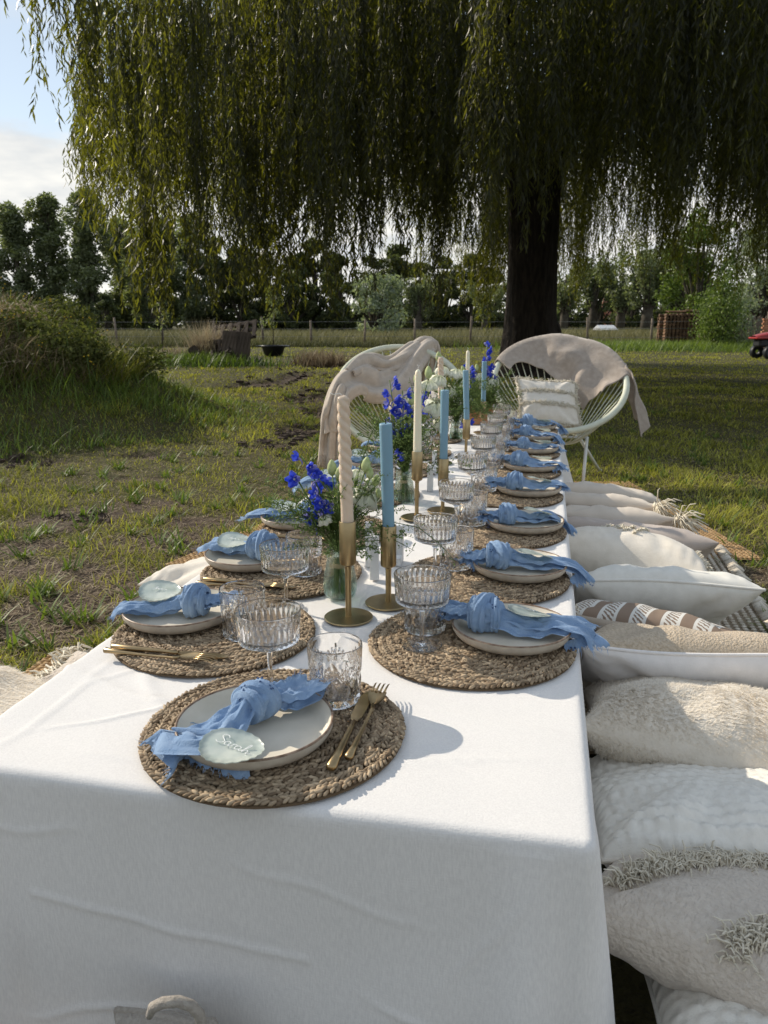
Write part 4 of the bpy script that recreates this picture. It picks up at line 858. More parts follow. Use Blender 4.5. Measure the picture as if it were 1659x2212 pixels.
def seg_template():
    r_ = [(0, -.5, 0)] + [(math.cos(q), -.22, math.sin(q)) for q in np.linspace(0, 2 * PI, 6)[:5]] + [(math.cos(q), .22, math.sin(q)) for q in np.linspace(0, 2 * PI, 6)[:5]] + [(0, .5, 0)]
    r_ = np.array(r_); r_[1:11, [0, 2]] *= .5
    f = []
    for i in range(5): j = (i + 1) % 5; f += [[0, 1 + j, 1 + i, 1 + i], [1 + i, 1 + j, 6 + j, 6 + i], [6 + i, 6 + j, 11, 11]]
    # degenerate quads are avoided: use a thin cap vertex pair
    tv = np.vstack([r_, [[0.0001, -.5, 0.02]], [[0.0001, .5, 0.02]]]); f2 = []
    for q in f:
        q = list(q)
        if q[0] == 0: q = [0, q[1], q[2], 12]
        elif q[2] == 11: q = [q[0], q[1], 11, 13]
        f2.append(q)
    return tv, np.array(f2)
a_, b_ = P(355, 1228), P(1647, 1213); c_, d_ = P(1440, 1105), P(560, 1140)
d_ = a_ + (d_ - a_).normalized() * 1.9
polyrug('jute_rug', 'flat jute rug whose corners stick out on both sides of the table', [(a_.x, a_.y), (b_.x, b_.y), (c_.x + .03, c_.y + .75), (d_.x, d_.y)], .006, 'jute')
polyrug('jute_rug', 'thick braided jute rug under the near table end on the muddy side', [(-1.25, .75), (-.3, .75), (-.2, 2.30), (-1.02, 2.17)], .014, 'jute')
polyrug('woven_rug', 'chunky cream woven rug with knotted fringe under the cushions', [(.42, 1.62), (1.10, 1.58), (1.50, 3.30), (.70, 3.42)], .016, 'cream')

# ================================================================== PLACEMATS
tvS, tfS = seg_template()
def ring_mesh(rad, seed, i):
    g = np.random.default_rng(seed); sp = .0080; m_ = int(2 * PI * rad / sp); 
    if m_ < 4: m_ = 4
    ph = g.uniform(0, 6.3); pos = []; dr = []; sc_ = []; var = []
    for k in range(m_):
        for sg in (-1, 0, 1):
            a = ph + 2 * PI * (k + (.5 if sg == 1 else (0 if sg == -1 else .25)) + g.normal(0, .07)) / m_
            rr = rad + sg * .0043 + g.normal(0, .0004) + .0012 * math.sin(3 * a + i); t_ = np.array([-math.sin(a), math.cos(a), 0]); n_ = np.array([math.cos(a), math.sin(a), 0])
            z = .0062 + (0.0012 if sg == 0 else 0) + g.normal(0, .0006)
            pos.append([rr * math.cos(a), rr * math.sin(a), z]); dr.append(t_ + n_ * (-.75 if sg == 1 else (.75 if sg == -1 else g.choice([-.35, .35]))) + np.array([0, 0, g.normal(0, .18)]))
            sc_.append([(.0055) * g.uniform(.8, 1.2), .0155 * g.uniform(.85, 1.15), .0056 * g.uniform(.8, 1.15)]); var.append(g.normal(.48, .26))
    pos = np.array(pos); dr = np.array(dr, float); sc_ = np.array(sc_)
    Mx = frames(dr, g.uniform(-.3, .3, len(pos))) * sc_[:, None, :]
    V_, F4, vv = instance_np(tvS, tfS, Mx, pos, None, np.clip(var, 0, 1)); return raw_mesh('braid_row', V_, [F4], M['braid'], True, var=vv)
RINGM = [[ring_mesh(.008 + .0152 * i, 100 + i + 40 * v, i) for i in range(12)] for v in range(2)]
mb = MB(); mb.lathe([(0.0, .0035), (.182, .0035), (.183, .001)], 48); BACKM = mb.mesh('backing', mat('mat_backing', (0.12, 0.08, 0.045), .9))
def placemat(loc, k, label):
    t = thing('placemat', label, 'placemat', loc, random.uniform(0, 6.3), 'round braided seagrass placemats')
    ob('backing', BACKM, t)
    for me in RINGM[k % 2]: ob('braid_row', me, t)
    return t

# ================================================================== PLATES
mb = MB(); mb.lathe([(0, .0075), (.084, .0075), (.092, .0095), (.0985, .0150), (.1025, .0225), (.1038, .0245)], 72)
PL_IN = mb.mesh('well', M['plate'])
mb = MB(); mb.lathe([(.1034, .0244), (.1045, .0262), (.1062, .0262), (.1072, .0240)], 72); PL_RIM = mb.mesh('rim', M['plate_rim'])
mb = MB(); mb.lathe([(.1071, .0241), (.1058, .0165), (.1005, .0085), (.090, .0028), (.074, .0008), (0, .0008)], 72); PL_OUT = mb.mesh('body', M['plate_out'])
def plate(loc, label):
    t = thing('plate', label, 'plate', loc, random.uniform(0, 6), 'cream stoneware plates'); ob('body', PL_OUT, t); ob('well', PL_IN, t); ob('rim', PL_RIM, t); return t

# ================================================================== CUTLERY
def knife_meshes():
    h_ = MB(); h_.tube([(0, -.105, .006), (0, -.102, .006), (0, -.06, .0055), (0, 0, .005), (0, .018, .0045)], [.0045, .0072, .0058, .0036, .0042], 12, flat=.8)
    bl = MB(); pr = [(-.0035, .0040, .018), (-.008, .0085, .030), (-.0088, .0098, .055), (-.0085, .0098, .080), (-.0075, .0088, .095), (-.004, .0060, .105), (0.0, .0025, .109)]
    V_ = []; 
    for (a, b, y) in pr: V_ += [(a, y, .0052), (b, y, .0052), (b, y, .0040), (a, y, .0044)]
    F_ = []
    for i in range(len(pr) - 1):
        for j in range(4): k = (j + 1) % 4; F_.append((i * 4 + j, i * 4 + k, i * 4 + 4 + k, i * 4 + 4 + j))
    F_ += [(3, 2, 1, 0), (24, 25, 26, 27)]; bl.add(V_, F_); return h_.mesh('handle', M['gold_c']), bl.mesh('blade', M['gold_c'], True, 40)
def fork_meshes():
    h_ = MB(); h_.tube([(0, -.100, .0058), (0, -.0975, .0058), (0, -.07, .005), (0, -.02, .005), (0, .03, .006), (0, .043, .0085)], [.0035, .0062, .0042, .0026, .0024, .0030], 12, flat=.8)
    def bowl(a, b):
        y = .040 + .034 * b; wd = .0032 + .0098 * math.sin(min(1, b * 1.35) * PI / 2); x = (a - .5) * 2 * wd; return (x, y, .0085 + .0050 * math.sin(b * 1.3) - .0028 * (1 - ((a - .5) * 2) ** 2) * math.sin(b * PI * .6 + .3) + .001)
    h_.grid(bowl, 9, 8); h_.grid(lambda a, b: (bowl(1 - a, b)[0], bowl(1 - a, b)[1], bowl(1 - a, b)[2] - .0016), 9, 8)
    tn = MB(); tn.tube([(0, 0, 0), (0, .012, .0004), (0, .026, -.0004), (0, .036, -.004)], [.0019, .0017, .0013, .0006], 6, flat=.7)
    return h_.mesh('handle', M['gold_c']), tn.mesh('tine', M['gold_c'])
KH, KB = knife_meshes(); FH, FTN = fork_meshes()
def knife(loc, rz, label):
    t = thing('knife', label, 'knife', loc, rz, 'slim gold knives'); ob('handle', KH, t); ob('blade', KB, t); return t
def fork(loc, rz, label):
    t = thing('fork', label, 'fork', loc, rz, 'slim gold forks'); ob('handle', FH, t)
    for k in range(4): ob('tine', FTN, t, ((k - 1.5) * .0062, .0735, .0133), (0, 0, R(-(k - 1.5) * 1.0)))
    return t

# ================================================================== GLASSES
def hf_lathe(mb, prof_r, z0, z1, nth, nz, depth, m=0, up=True):
    V_ = []; F_ = []
    for i in range(nz):
        z = z0 + (z1 - z0) * i / (nz - 1)
        for j in range(nth):
            a = 2 * PI * j / nth; r_ = prof_r(z) - depth(a, z); V_.append((r_ * math.cos(a), r_ * math.sin(a), z))
    for i in range(nz - 1):
        for j in range(nth): j2 = (j + 1) % nth; F_.append((i * nth + j, i * nth + j2, (i + 1) * nth + j2, (i + 1) * nth + j))
    mb.add(V_, F_, .5, m)
tri = lambda x: abs((x % 1.0) * 2 - 1)
def tumbler_mesh():
    mb = MB(); Rr = lambda z: .0375 + .0035 * min(1, z / .09)
    def dep(a, z):
        n_ = 11; d_ = 0
        if .006 < z < .047:
            A_ = tri(a * n_ / (2 * PI) + (z - .006) / .0225 * .5 + .5); B_ = tri(a * n_ / (2 * PI) - (z - .006) / .0225 * .5 + .5)
            d_ = .0042 * max(max(0, A_ - .35), max(0, B_ - .35)) * min(1, (z - .006) / .004)
        if z > .036:
            g = 7; al = (a / (2 * PI) * g) % 1.0 - .5; x = al * 2 * PI * Rr(z) / g; y = z - .034
            for ph in (-.62, -.40, -.2, 0, .2, .40, .62):
                c, s_ = math.cos(ph), math.sin(ph); rho = x * s_ + y * c; dd = abs(x * c - y * s_)
                lim = .040 - abs(ph) * .022
                if 0 < rho < lim: w_ = .0021 * math.sin(PI * min(1, rho / lim)) ** .7 + .0003; d_ = max(d_, .0024 * max(0, 1 - dd / w_))
        return d_
    prof = [(0, .003), (.030, .0028), (.0345, .0006), (.0368, .0022), (.0375, .005)]; mb.lathe(prof, 168)
    hf_lathe(mb, Rr, .005, .085, 168, 46, dep); mb.lathe([(.0410, .085), (.0409, .0905), (.0398, .092), (.0386, .0905), (.0378, .06), (.0362, .022), (.033, .0135), (0, .0125)], 168)
    return mb.mesh('crystal_tumbler', M['glass'], True, 22)
def coupe_mesh():
    mb = MB()
    Rb = lambda z: .0462 + .0035 * (z - .082) / .05
    mb.lathe([(0, .0006), (.034, .0006), (.0362, .0016), (.0355, .0030), (.024, .0045), (.008, .0075), (.0044, .012), (.0036, .022), (.0036, .052), (.0048, .064), (.0095, .0695), (.026, .0760), (.042, .0815), (.0462, .0845)], 168)
    def dep(a, z):
        n_ = 30; A_ = tri(a * n_ / (2 * PI)); t_ = (z - .0845) / .041; 
        if t_ > 1 or t_ < 0: return 0
        lens = math.sin(PI * t_) ** .45; return .0030 * max(0, lens - A_ * 1.0) * (.6 + .4 * A_)
    hf_lathe(mb, Rb, .0845, .1265, 180, 26, dep)
    mb.lathe([(.0493, .1265), (.0497, .1320), (.0488, .1335), (.0478, .1322), (.0466, .1100), (.0445, .0930), (.034, .0845), (.018, .0790), (0, .0765)], 180)
    return mb.mesh('cut_glass_coupe', M['glass'], True, 22)
TUM, COU = tumbler_mesh(), coupe_mesh()

# ================================================================== NAPKINS
def napkin_mesh(seed, lin=.085, lout=.17, droop=0.0, fan=.06, bendi=0.0, bendo=0.0, up=.0, narrow=1.0, ks=1.0):
    g = random.Random(seed); mb = MB(); zc = .030
    def tail(path, w0, w1, d0, d1, seed2, folds, layer):
        ns, ntt = 30, 40; gg = random.Random(seed2); ph = [gg.uniform(0, 6.3) for _ in range(6)]; pts = [Vector(p) for p in path]
        def cen(s):
            f = s * (len(pts) - 1); i = min(int(f), len(pts) - 2); t = f - i; p0 = pts[max(0, i - 1)]; p1 = pts[i]; p2 = pts[i + 1]; p3 = pts[min(len(pts) - 1, i + 2)]
            return 0.5 * ((2 * p1) + (p2 - p0) * t + (2 * p0 - 5 * p1 + 4 * p2 - p3) * t * t + (3 * p1 - p0 - 3 * p2 + p3) * t ** 3)
        jag = [gg.uniform(-.004, .004) for _ in range(ntt)]
        def fn(a, b):
            s = a; t = b * 2 - 1; c = cen(s); tg = (cen(min(1, s + .02)) - cen(max(0, s - .02))).normalized(); S_ = tg.cross(Vector((0, 0, 1)))
            if S_.length < .2: S_ = Vector((0, 1, 0))
            S_.normalize(); N_ = S_.cross(tg)
            wd = w0 + (w1 - w0) * (s ** 1.25); dm = d0 + (d1 - d0) * min(1, s * 1.4)
            fold = math.sin(folds * PI * t + ph[0] + 1.5 * s) * .5 + math.sin(folds * 1.7 * PI * t + ph[1] - 2 * s) * .3 + math.sin(folds * 3.1 * PI * t + ph[4]) * .16
            am = .0065 * (1 - .35 * s) * (1 - abs(t) ** 4 * .5)
            off = dm * math.sqrt(max(0, 1 - t * t * .96)) + fold * am + .006 * math.sin(5 * s + ph[2]) * s * t + .0022 * math.sin(30 * s + 9 * t + ph[3]) * (1 - s * .4)
            # hem lip curls
            off += .010 * s * s * (abs(t) ** 3) * math.sin(ph[5] + (3 if t > 0 else 0))
            x = c + S_ * (wd * t * (1 - .05 * math.cos(folds * 2 * PI * t))) + N_ * (off - .002 * layer)
            if s > .97: x = x + tg * jag[min(ntt - 1, int(b * (ntt - 1)))]
            return tuple(x)
        mb.grid(fn, ns, ntt)
        # frayed threads on the cut edge
        for k in range(46):
            b = gg.random(); e = Vector(fn(1.0, b)); e0 = Vector(fn(.93, b)); d_ = (e - e0).normalized(); l_ = gg.uniform(.004, .013)
            q = Vector((gg.gauss(0, .4), gg.gauss(0, .4), gg.gauss(0, .4))); p1 = e + (d_ + q * .4) * l_ * .5; p2 = e + (d_ + q) * l_; sd_ = d_.cross(Vector((0, 0, 1))).normalized() * .00045
            mb.add([e - d_ * .001 - sd_, e - d_ * .001 + sd_, p1 + sd_, p1 - sd_, p2], [(0, 1, 2, 3), (3, 2, 4)])
        return fn
    # inward tail (short, fans upward), outward tail (long, lies over the rim)
    pi_ = [(-.012, 0, zc + .004), (-.035, bendi * .3, zc + .002), (-.06, bendi * .7, zc + .002 + up * .6), (-lin, bendi, zc + .004 + up)]
    tail(pi_, .016, fan * .62, .020, .006, seed + 1, 2.2, 0); tail([(a, b + .004, c - .008) for a, b, c in pi_[:3]] + [(-lin * .93, bendi - .02, zc - .008 + up * .4)], .015, fan * .55, .012, .003, seed + 2, 1.6, 1)
    po_ = [(.010, 0, zc + .002), (.045, bendo * .2, zc - .006), (.085, bendo * .5, zc - .010), (.118, bendo * .8, zc - .002), (lout * .88, bendo, zc - .002 - droop * .35), (lout, bendo * 1.05, zc - .012 - droop)]
    tail(po_, .018 * narrow, fan, .019, .004, seed + 3, 2.0, 0); tail([(a, b - .012, c - .007) for a, b, c in po_[:5]] + [(lout * .95, bendo - .03, zc - .018 - droop * .8)], .017, fan * .75, .013, .003, seed + 4, 1.5, 1)
    # knot: two crossing wraps and a bulging core
    ph = g.uniform(0, 6.3); tw = g.choice([-1, 1])
    def knot(a, b):
        th = 2 * PI * a; f = PI * (b * .96 + .02); x = math.cos(f); r_ = math.sin(f) ** .8
        fo = 1 + .12 * math.sin(3 * th + 3.2 * f * tw + ph) + .07 * math.sin(7 * th - 4 * f * tw + ph) + .035 * math.sin(15 * th + 6 * f)
        return (ks * .031 * x * (1 + .1 * math.sin(2 * th)), ks * .029 * r_ * fo * math.cos(th), zc + .006 + ks * .026 * r_ * fo * math.sin(th))
    mb.grid(knot, 48, 30, closed_u=True)
    for (x0, tilt, rr, hw) in ((-.004, .5 * tw, .033, .013), (.014, -.25 * tw, .028, .009), (-.022, .15, .026, .008)):
        def wrap(a, b):
            th = 2 * PI * a; t = b * 2 - 1; f = ks * (1 + .05 * math.sin(4 * b * PI + th * 2 + ph) + .03 * math.sin(9 * b * PI + th))
            cr_ = math.sqrt(max(0, 1 - t * t)); R_ = (rr + .006 * cr_) * f - (.006 if b in (0, 1) else 0)
            return (x0 + hw * t + tilt * R_ * math.cos(th) * .6, R_ * .95 * math.cos(th), zc + .006 + R_ * .86 * math.sin(th))
        mb.grid(wrap, 44, 12, closed_u=True)
    # keep it all above the plate floor
    V_ = [(x, y, max(z, .0095 + .0004 * ((i * 7) % 5)) if x < .085 else z) for i, (x, y, z) in enumerate(mb.V)]; mb.V = V_
    return mb.mesh('napkin', M['nap'])
NAPV = [napkin_mesh(11, .095, .185, .012, .052, .01, .015, .006), napkin_mesh(23, .10, .17, .0, .036, -.01, .02, .010), napkin_mesh(37, .085, .185, .03, .045, 0, -.02, .0), napkin_mesh(58, .105, .165, .004, .040, .02, .0, .004), napkin_mesh(71, .09, .19, .045, .05, -.015, .03, .008)]
NAP_HEAD = napkin_mesh(95, .088, .118, .016, .088, .035, -.01, .004, 1.0, .82)
mbe = MB(); mbe.lathe([(0, .0006), (.0014, .0005), (.0018, 0)], 8); EYE = mbe.mesh('eyelet', M['eye'])
def put_eyelets(nap, me, seed, n=7):
    g = random.Random(seed); polys = [p for p in me.polygons if p.normal.z > .55 and p.area < 2e-4]
    for _ in range(n):
        p = g.choice(polys); c = p.center + p.normal * .0008; rot = p.normal.to_track_quat('Z', 'Y').to_euler()
        side_ = p.normal.cross(Vector((0, 1, 0))).normalized(); up_ = p.normal.cross(side_)
        for (a, b) in ((0, 0), (.0062, .001), (.003, .0055)): ob('eyelet', EYE, nap, c + side_ * a + up_ * b, rot)
def shell_mesh(seed):
    g = random.Random(seed); mb = MB(); nn = 64; ph = g.uniform(0, 6)
    def rad(a): return .039 * (1 + .022 * math.sin(19 * a + ph) + .03 * math.sin(3 * a + ph) + .02 * math.sin(2 * a))
    for z, s_ in ((.0011, 1), (0, -1)):
        V_ = [(0, 0, z)]; F_ = []
        for k, f in enumerate((.35, .7, 1.0)):
            for j in range(nn): a = 2 * PI * j / nn; V_.append((rad(a) * f * math.cos(a), rad(a) * f * math.sin(a), z + .0012 * math.sin(4 * f + 2 * a) + .0025 * f * f * math.cos(2 * a + 1)))
        for j in range(nn): j2 = (j + 1) % nn; F_.append((0, 1 + j, 1 + j2)); [F_.append((1 + k * nn + j, 1 + (k + 1) * nn + j, 1 + (k + 1) * nn + j2, 1 + k * nn + j2)) for k in (0, 1)]
        mb.add(V_, F_ if s_ > 0 else [f[::-1] for f in F_])
    b0 = 1 + 2 * nn; b1 = 1 + 3 * nn + b0
    mb.F += [(b0 + j, b0 + (j + 1) % nn, b1 + (j + 1) % nn, b1 + j) for j in range(nn)]; mb.m += [0] * nn
    return mb.mesh('shell_card', M['shell'])
SH = [shell_mesh(i) for i in range(3)]
def script_mesh(strokes, sc_=1.0, r_=.00055):
    mb = MB()
    for st in strokes:
        pts = [Vector((a * sc_, b * sc_, 0)) for a, b in st]; fine = []
        for i in range(len(pts) - 1):
            p0 = pts[max(0, i - 1)]; p1 = pts[i]; p2 = pts[i + 1]; p3 = pts[min(len(pts) - 1, i + 2)]
            for k in range(5): t = k / 5; fine.append(0.5 * ((2 * p1) + (p2 - p0) * t + (2 * p0 - 5 * p1 + 4 * p2 - p3) * t * t + (3 * p1 - p0 - 3 * p2 + p3) * t ** 3))
        fine.append(pts[-1]); mb.tube(fine, r_, 5, flat=.4)
    return mb.mesh('handwriting', M['ink'])
# "Sarah" in joined handwriting, drawn with strokes
SARAH = [[(9, 19), (7, 21.5), (3.5, 22), (1, 19.5), (2, 16.5), (6, 13.5), (8.5, 10.5), (7, 6.5), (3, 5.5), (0, 7.5)],
         [(16.5, 12), (13.5, 13), (11, 10.5), (11, 7.5), (13, 6), (15.8, 8.5), (16.5, 12), (16.2, 8), (17.5, 6), (19.5, 8), (20.3, 12.5), (20.2, 10.8), (22.5, 12.8), (24.5, 12)],
         [(30, 12), (27, 13), (24.5, 10.5), (24.5, 7.5), (26.5, 6), (29.3, 8.5), (30, 12), (29.7, 8), (31, 6), (33, 8), (35.5, 15), (36.5, 21), (35, 22), (34.3, 18), (34, 6), (35.5, 10.5), (37.8, 12), (39, 10), (38.8, 7), (40.5, 6), (43, 9)]]
SAR = script_mesh([[(a - 21, b - 13) for a, b in s_] for s_ in SARAH], .00118)
SCR = script_mesh([[(0, 0), (3, 4), (5, 9), (4, 1), (7, 5), (9, 1), (12, 5), (13, 1), (17, 4), (21, 1)]], .0013)   # far cards: illegible strokes

# ================================================================== SETTINGS
ORD = ['first', 'second', 'third', 'fourth', 'fifth', 'sixth', 'seventh', 'eighth']
UR = [1.285, 1.665, 2.07, 2.53, 2.97, 3.40, 3.80, 4.17]
UL = [1.235, 1.60, 1.97, 2.45, 2.90, 3.32, 3.75]
def seat(k, sidek):
    if sidek == 'R': o = T(UR[k], -.110, TZ); f = R(180) - ANG; where = '%s from the near end on the cushion side' % ORD[k]
    elif sidek == 'L': o = T(UL[k], -.575, TZ); f = -ANG; where = '%s from the near end on the muddy side' % ORD[k]
    else: o = P(593, 1580, TZ); f = R(90) - ANG; where = 'at the near head of the table'
    fv = Vector((math.cos(f), math.sin(f), 0)); rv = Vector((fv.y, -fv.x, 0)); return o, f, fv, rv, where
si = 0
for sidek, cnt in (('H', 1), ('R', 8), ('L', 7)):
    for k in range(cnt):
        o, f, fv, rv, where = seat(k, sidek); z = Vector((0, 0, .0))
        placemat(o + Vector((0, 0, .0015)), si, 'braided seagrass placemat %s' % where)
        if sidek == 'H': pl = P(553, 1584, TZ + .014)
        elif sidek == 'R': pl = o + (-fv) * .070 + rv * .028 + Vector((0, 0, .0115))
        else: pl = o + (-fv) * .090 - rv * .040 + Vector((0, 0, .0115))
        pl.z = TZ + .0115
        plate(pl, 'brown rimmed cream plate %s' % where)
        # napkin: local +x points outward (away from the table centre)
        nm_ = NAPV[(k * 2 + (1 if sidek == 'L' else 0)) % 5]
        if sidek == 'H': npk = ob('napkin', NAP_HEAD, None, pl + Vector((-.004, .022, 0)), (0, 0, R(242))); me_ = NAP_HEAD; lab = 'blue muslin napkin knotted across the head plate, shell card with a name on it'
        elif sidek == 'R': npk = ob('napkin', nm_, None, pl - fv * (-.045), (0, 0, f + PI + R(random.uniform(-13, 13)))); me_ = nm_; lab = 'knotted blue muslin napkin %s' % where
        else: npk = ob('napkin', nm_, None, pl - fv * (-.030), (0, 0, f + PI + R(random.uniform(-13, 13)))); me_ = nm_; lab = 'knotted blue muslin napkin %s' % where
        tag(npk, lab, 'napkin', 'knotted blue napkins'); sq = 1 if sidek == 'H' else random.uniform(.90, 1.06); npk.scale = (sq * random.uniform(.94, 1.04), sq, sq * random.uniform(.95, 1.15))
        
        if sidek == 'H' or k < 3: put_eyelets(npk, me_, si, 7)
        # shell card
        if sidek == 'H': cp, crot = P(500, 1613, TZ + .054), (R(-2), R(7), R(-22))
        elif sidek == 'R': cp, crot = pl + Vector((0, 0, .045)) - fv * (.035 if k else .03) + rv * (.012 if k != 1 else 0), (R((14 if k else 8)), R(-8 if k else -12), R(random.uniform(-20, 20)) + f)
        else: cp, crot = pl + Vector((0, 0, .048)) - fv * .045 - rv * .01, (R(10), R(6), R(random.uniform(-20, 20)))
        cd = ob('shell_card', SH[si % 3], None, cp, crot); tag(cd, 'pale shell name card %s' % where, 'name card', 'capiz shell name cards')
        if sidek == 'H': ob('handwriting', SAR, cd, (.004, .002, .0038), (0, 0, R(-6)))
        elif k < 2: ob('handwriting', SCR, cd, (-.012, -.004, .004))
        # cutlery at the diner's right hand
        kr, fr_ = (.128, .150) if sidek == 'H' else (.118, .140)
        kp = o + rv * kr - fv * (.0 if sidek == 'H' else .035) + Vector((0, 0, .0105)); fp = o + rv * fr_ - fv * (.012 if sidek == 'H' else .045) + Vector((0, 0, .0105))
        if sidek == 'H':
            kp = (P(712, 1674, TZ + .012) + P(796, 1500, TZ + .012)) / 2; fp = (P(742, 1668, TZ + .012) + P(832, 1480, TZ + .012)) / 2
            dk_ = P(796, 1500, TZ) - P(712, 1674, TZ); df_ = P(832, 1480, TZ) - P(742, 1668, TZ); kz, fz = math.atan2(dk_.y, dk_.x) - PI / 2, math.atan2(df_.y, df_.x) - PI / 2
        else: kz, fz = f - PI / 2 + R(random.uniform(-2, 2)), f - PI / 2 + R(random.uniform(-3, 3))
        knife(kp, kz, 'gold knife lying %s' % where); fork(fp, fz, 'gold fork lying %s' % where)
        # glasses
        if sidek == 'H': tp, cpp = P(725, 1510, TZ + .011), P(585, 1490, TZ + .011)
        elif sidek == 'R': tp, cpp = o + fv * .088 + rv * .030, o + fv * .082 - rv * .042
        else: tp, cpp = o + fv * .060 + rv * .012, o + fv * .085 - rv * .150
        if sidek == 'R' and k > 0: tp = o + fv * .075 + rv * .035; cpp = o + fv * .115 - rv * .03
        tp.z = TZ + .0105; cpp.z = TZ + (.0105 if (cpp - o).xy.length < .17 else .0035)
        tag(ob('crystal_tumbler', TUM, None, tp, (0, 0, random.uniform(0, 6))), 'cut crystal tumbler %s' % where, 'tumbler', 'cut crystal tumblers')
        tag(ob('cut_glass_coupe', COU, None, cpp, (0, 0, random.uniform(0, 6))), 'ribbed stemmed coupe glass %s' % where, 'coupe glass', 'ribbed coupe glasses')
        si += 1

# ================================================================== CANDLES
def holder(loc, h, label):
    t = thing('candle_holder', label, 'candle holder', loc, 0, 'brushed gold candle holders'); cl = .088
    mb = MB(); mb.lathe([(0, .0012), (.0462, .0012), (.0475, .0022), (.0475, .0042), (.0462, .0052), (.008, .0052), (0, .0052)], 56); ob('base', mb.mesh('base', M['gold'], True, 30), t)
    mb = MB(); mb.lathe([(.0062, .005), (.0058, .02), (.0058, h - cl - .004)], 24); ob('stem', mb.mesh('stem', M['gold']), t)
    mb = MB(); mb.lathe([(.006, h - cl - .006), (.0068, h - cl - .001), (.0150, h - cl + .004), (.0160, h - cl + .007), (.0160, h - .001), (.0154, h), (.0136, h), (.0130, h - .002), (.0130, h - .02)], 40); ob('cup', mb.mesh('cup', M['gold'], True, 40), t)
    return t
def candle(loc, h, kind, label, lean=(0, 0), sc_=1.0):
    t = thing('candle', label, 'candle', loc); t.rotation_euler = (lean[0], lean[1], 0); mb = MB()
    if kind == 'blue':
        mb.lathe([(.0118, -.015), (.0120, .01), (.0122, h * .5), (.0126, h - .004), (.0124, h - .0005), (.0112, h + .0004), (.0085, h - .0018), (0, h - .0028)], 32); wk = [(0, 0, h - .004), (.0004, 0, h + .004), (-.0015, .0005, h + .009)]; wm_ = M['wick_d']
    elif kind == 'cream':
        mb.lathe([(.0122, -.015), (.0120, .04), (.0106, h * .6), (.0095, h - .016), (.0078, h - .006), (.004, h - .001), (0, h)], 28); wk = [(0, 0, h - .002), (0, .001, h + .006), (.004, 0, h + .010), (-.004, 0, h + .012)]; wm_ = M['wick']
    else:
        nz, nth = 110, 40; V_ = []; F_ = []
        for i in range(nz):
            z = -.015 + (h + .015) * i / (nz - 1); ft = min(1, max(0, (z - .028) / .05)); tp_ = 1 - .12 * z / h; 
            if z > h - .008: tp_ *= math.sqrt(max(.04, 1 - ((z - h + .008) / .008) ** 2))
            for j in range(nth):
                a = 2 * PI * j / nth; r_ = (.0118 * tp_) * (1 + ft * (.17 * abs(math.sin(1.0 * (a * 1.0 + z * 150) )) - .07)) if False else .0120 * tp_ * (1 + ft * (.32 * abs(math.cos(1.5 * a + z * 165)) - .17)); V_.append((r_ * math.cos(a), r_ * math.sin(a), z))
        for i in range(nz - 1):
            for j in range(nth): j2 = (j + 1) % nth; F_.append((i * nth + j, i * nth + j2, (i + 1) * nth + j2, (i + 1) * nth + j))
        F_.append(tuple(range((nz - 1) * nth, nz * nth))); mb.add(V_, F_); wk = [(0, 0, h - .003), (-.006, 0, h + .003), (-.018, .002, h + .001), (-.024, .002, h + .004)]; wm_ = M['wick']
    ob('wax', mb.mesh('wax', M['wax_' + kind]), t); mb = MB(); mb.tube(wk, .0011, 6); ob('wick', mb.mesh('wick', wm_), t); return t
CN = [((753, 1338), .196, .240, 'beige', 'twisted beige dinner candle nearest the camera', 'nearest tall gold holder under the twisted candle by the blue flowers', (0, R(-1.2))),
      ((839, 1306), .166, .208, 'blue', 'nearest blue pillar-shaped dinner candle with a burnt wick', 'short gold holder under the nearest blue candle', (0, R(-1.6))),
      ((900, 1121), .200, .237, 'cream', 'cream tapered candle rising in front of the middle bouquet', 'tall gold holder in front of the middle bouquet', (0, 0)),
      ((956, 1106), .164, .208, 'blue', 'blue candle beside the middle cream taper', 'short gold holder beside the middle cream taper', (0, 0)),
      ((951, 1001), .198, .236, 'beige', 'thin twisted beige candle behind the middle bouquet', 'tall gold holder half hidden behind the middle bouquet', (0, R(-1.5))),
      ((1006, 990), .166, .208, 'blue', 'blue candle leaning over in the far group', 'leaning short gold holder in the far group', (0, R(-2.6))),
      ((1007, 943), .198, .236, 'cream', 'far cream taper, the highest candle tip at the back', 'tall gold holder under the far cream taper', (0, R(-.5))),
      ((1042, 936), .166, .208, 'blue', 'farthest blue candle beside the wooden flower box', 'farthest short gold holder beside the wooden flower box', (0, 0))]
for (pp, hh, ch, kd, l1, l2, ln) in CN:
    p = P(pp[0], pp[1], TZ); p.z = TZ + .002; holder(p, hh, l2); q = Vector((p.x, p.y, p.z + hh - .004)); candle(q, ch, kd, l1, ln)

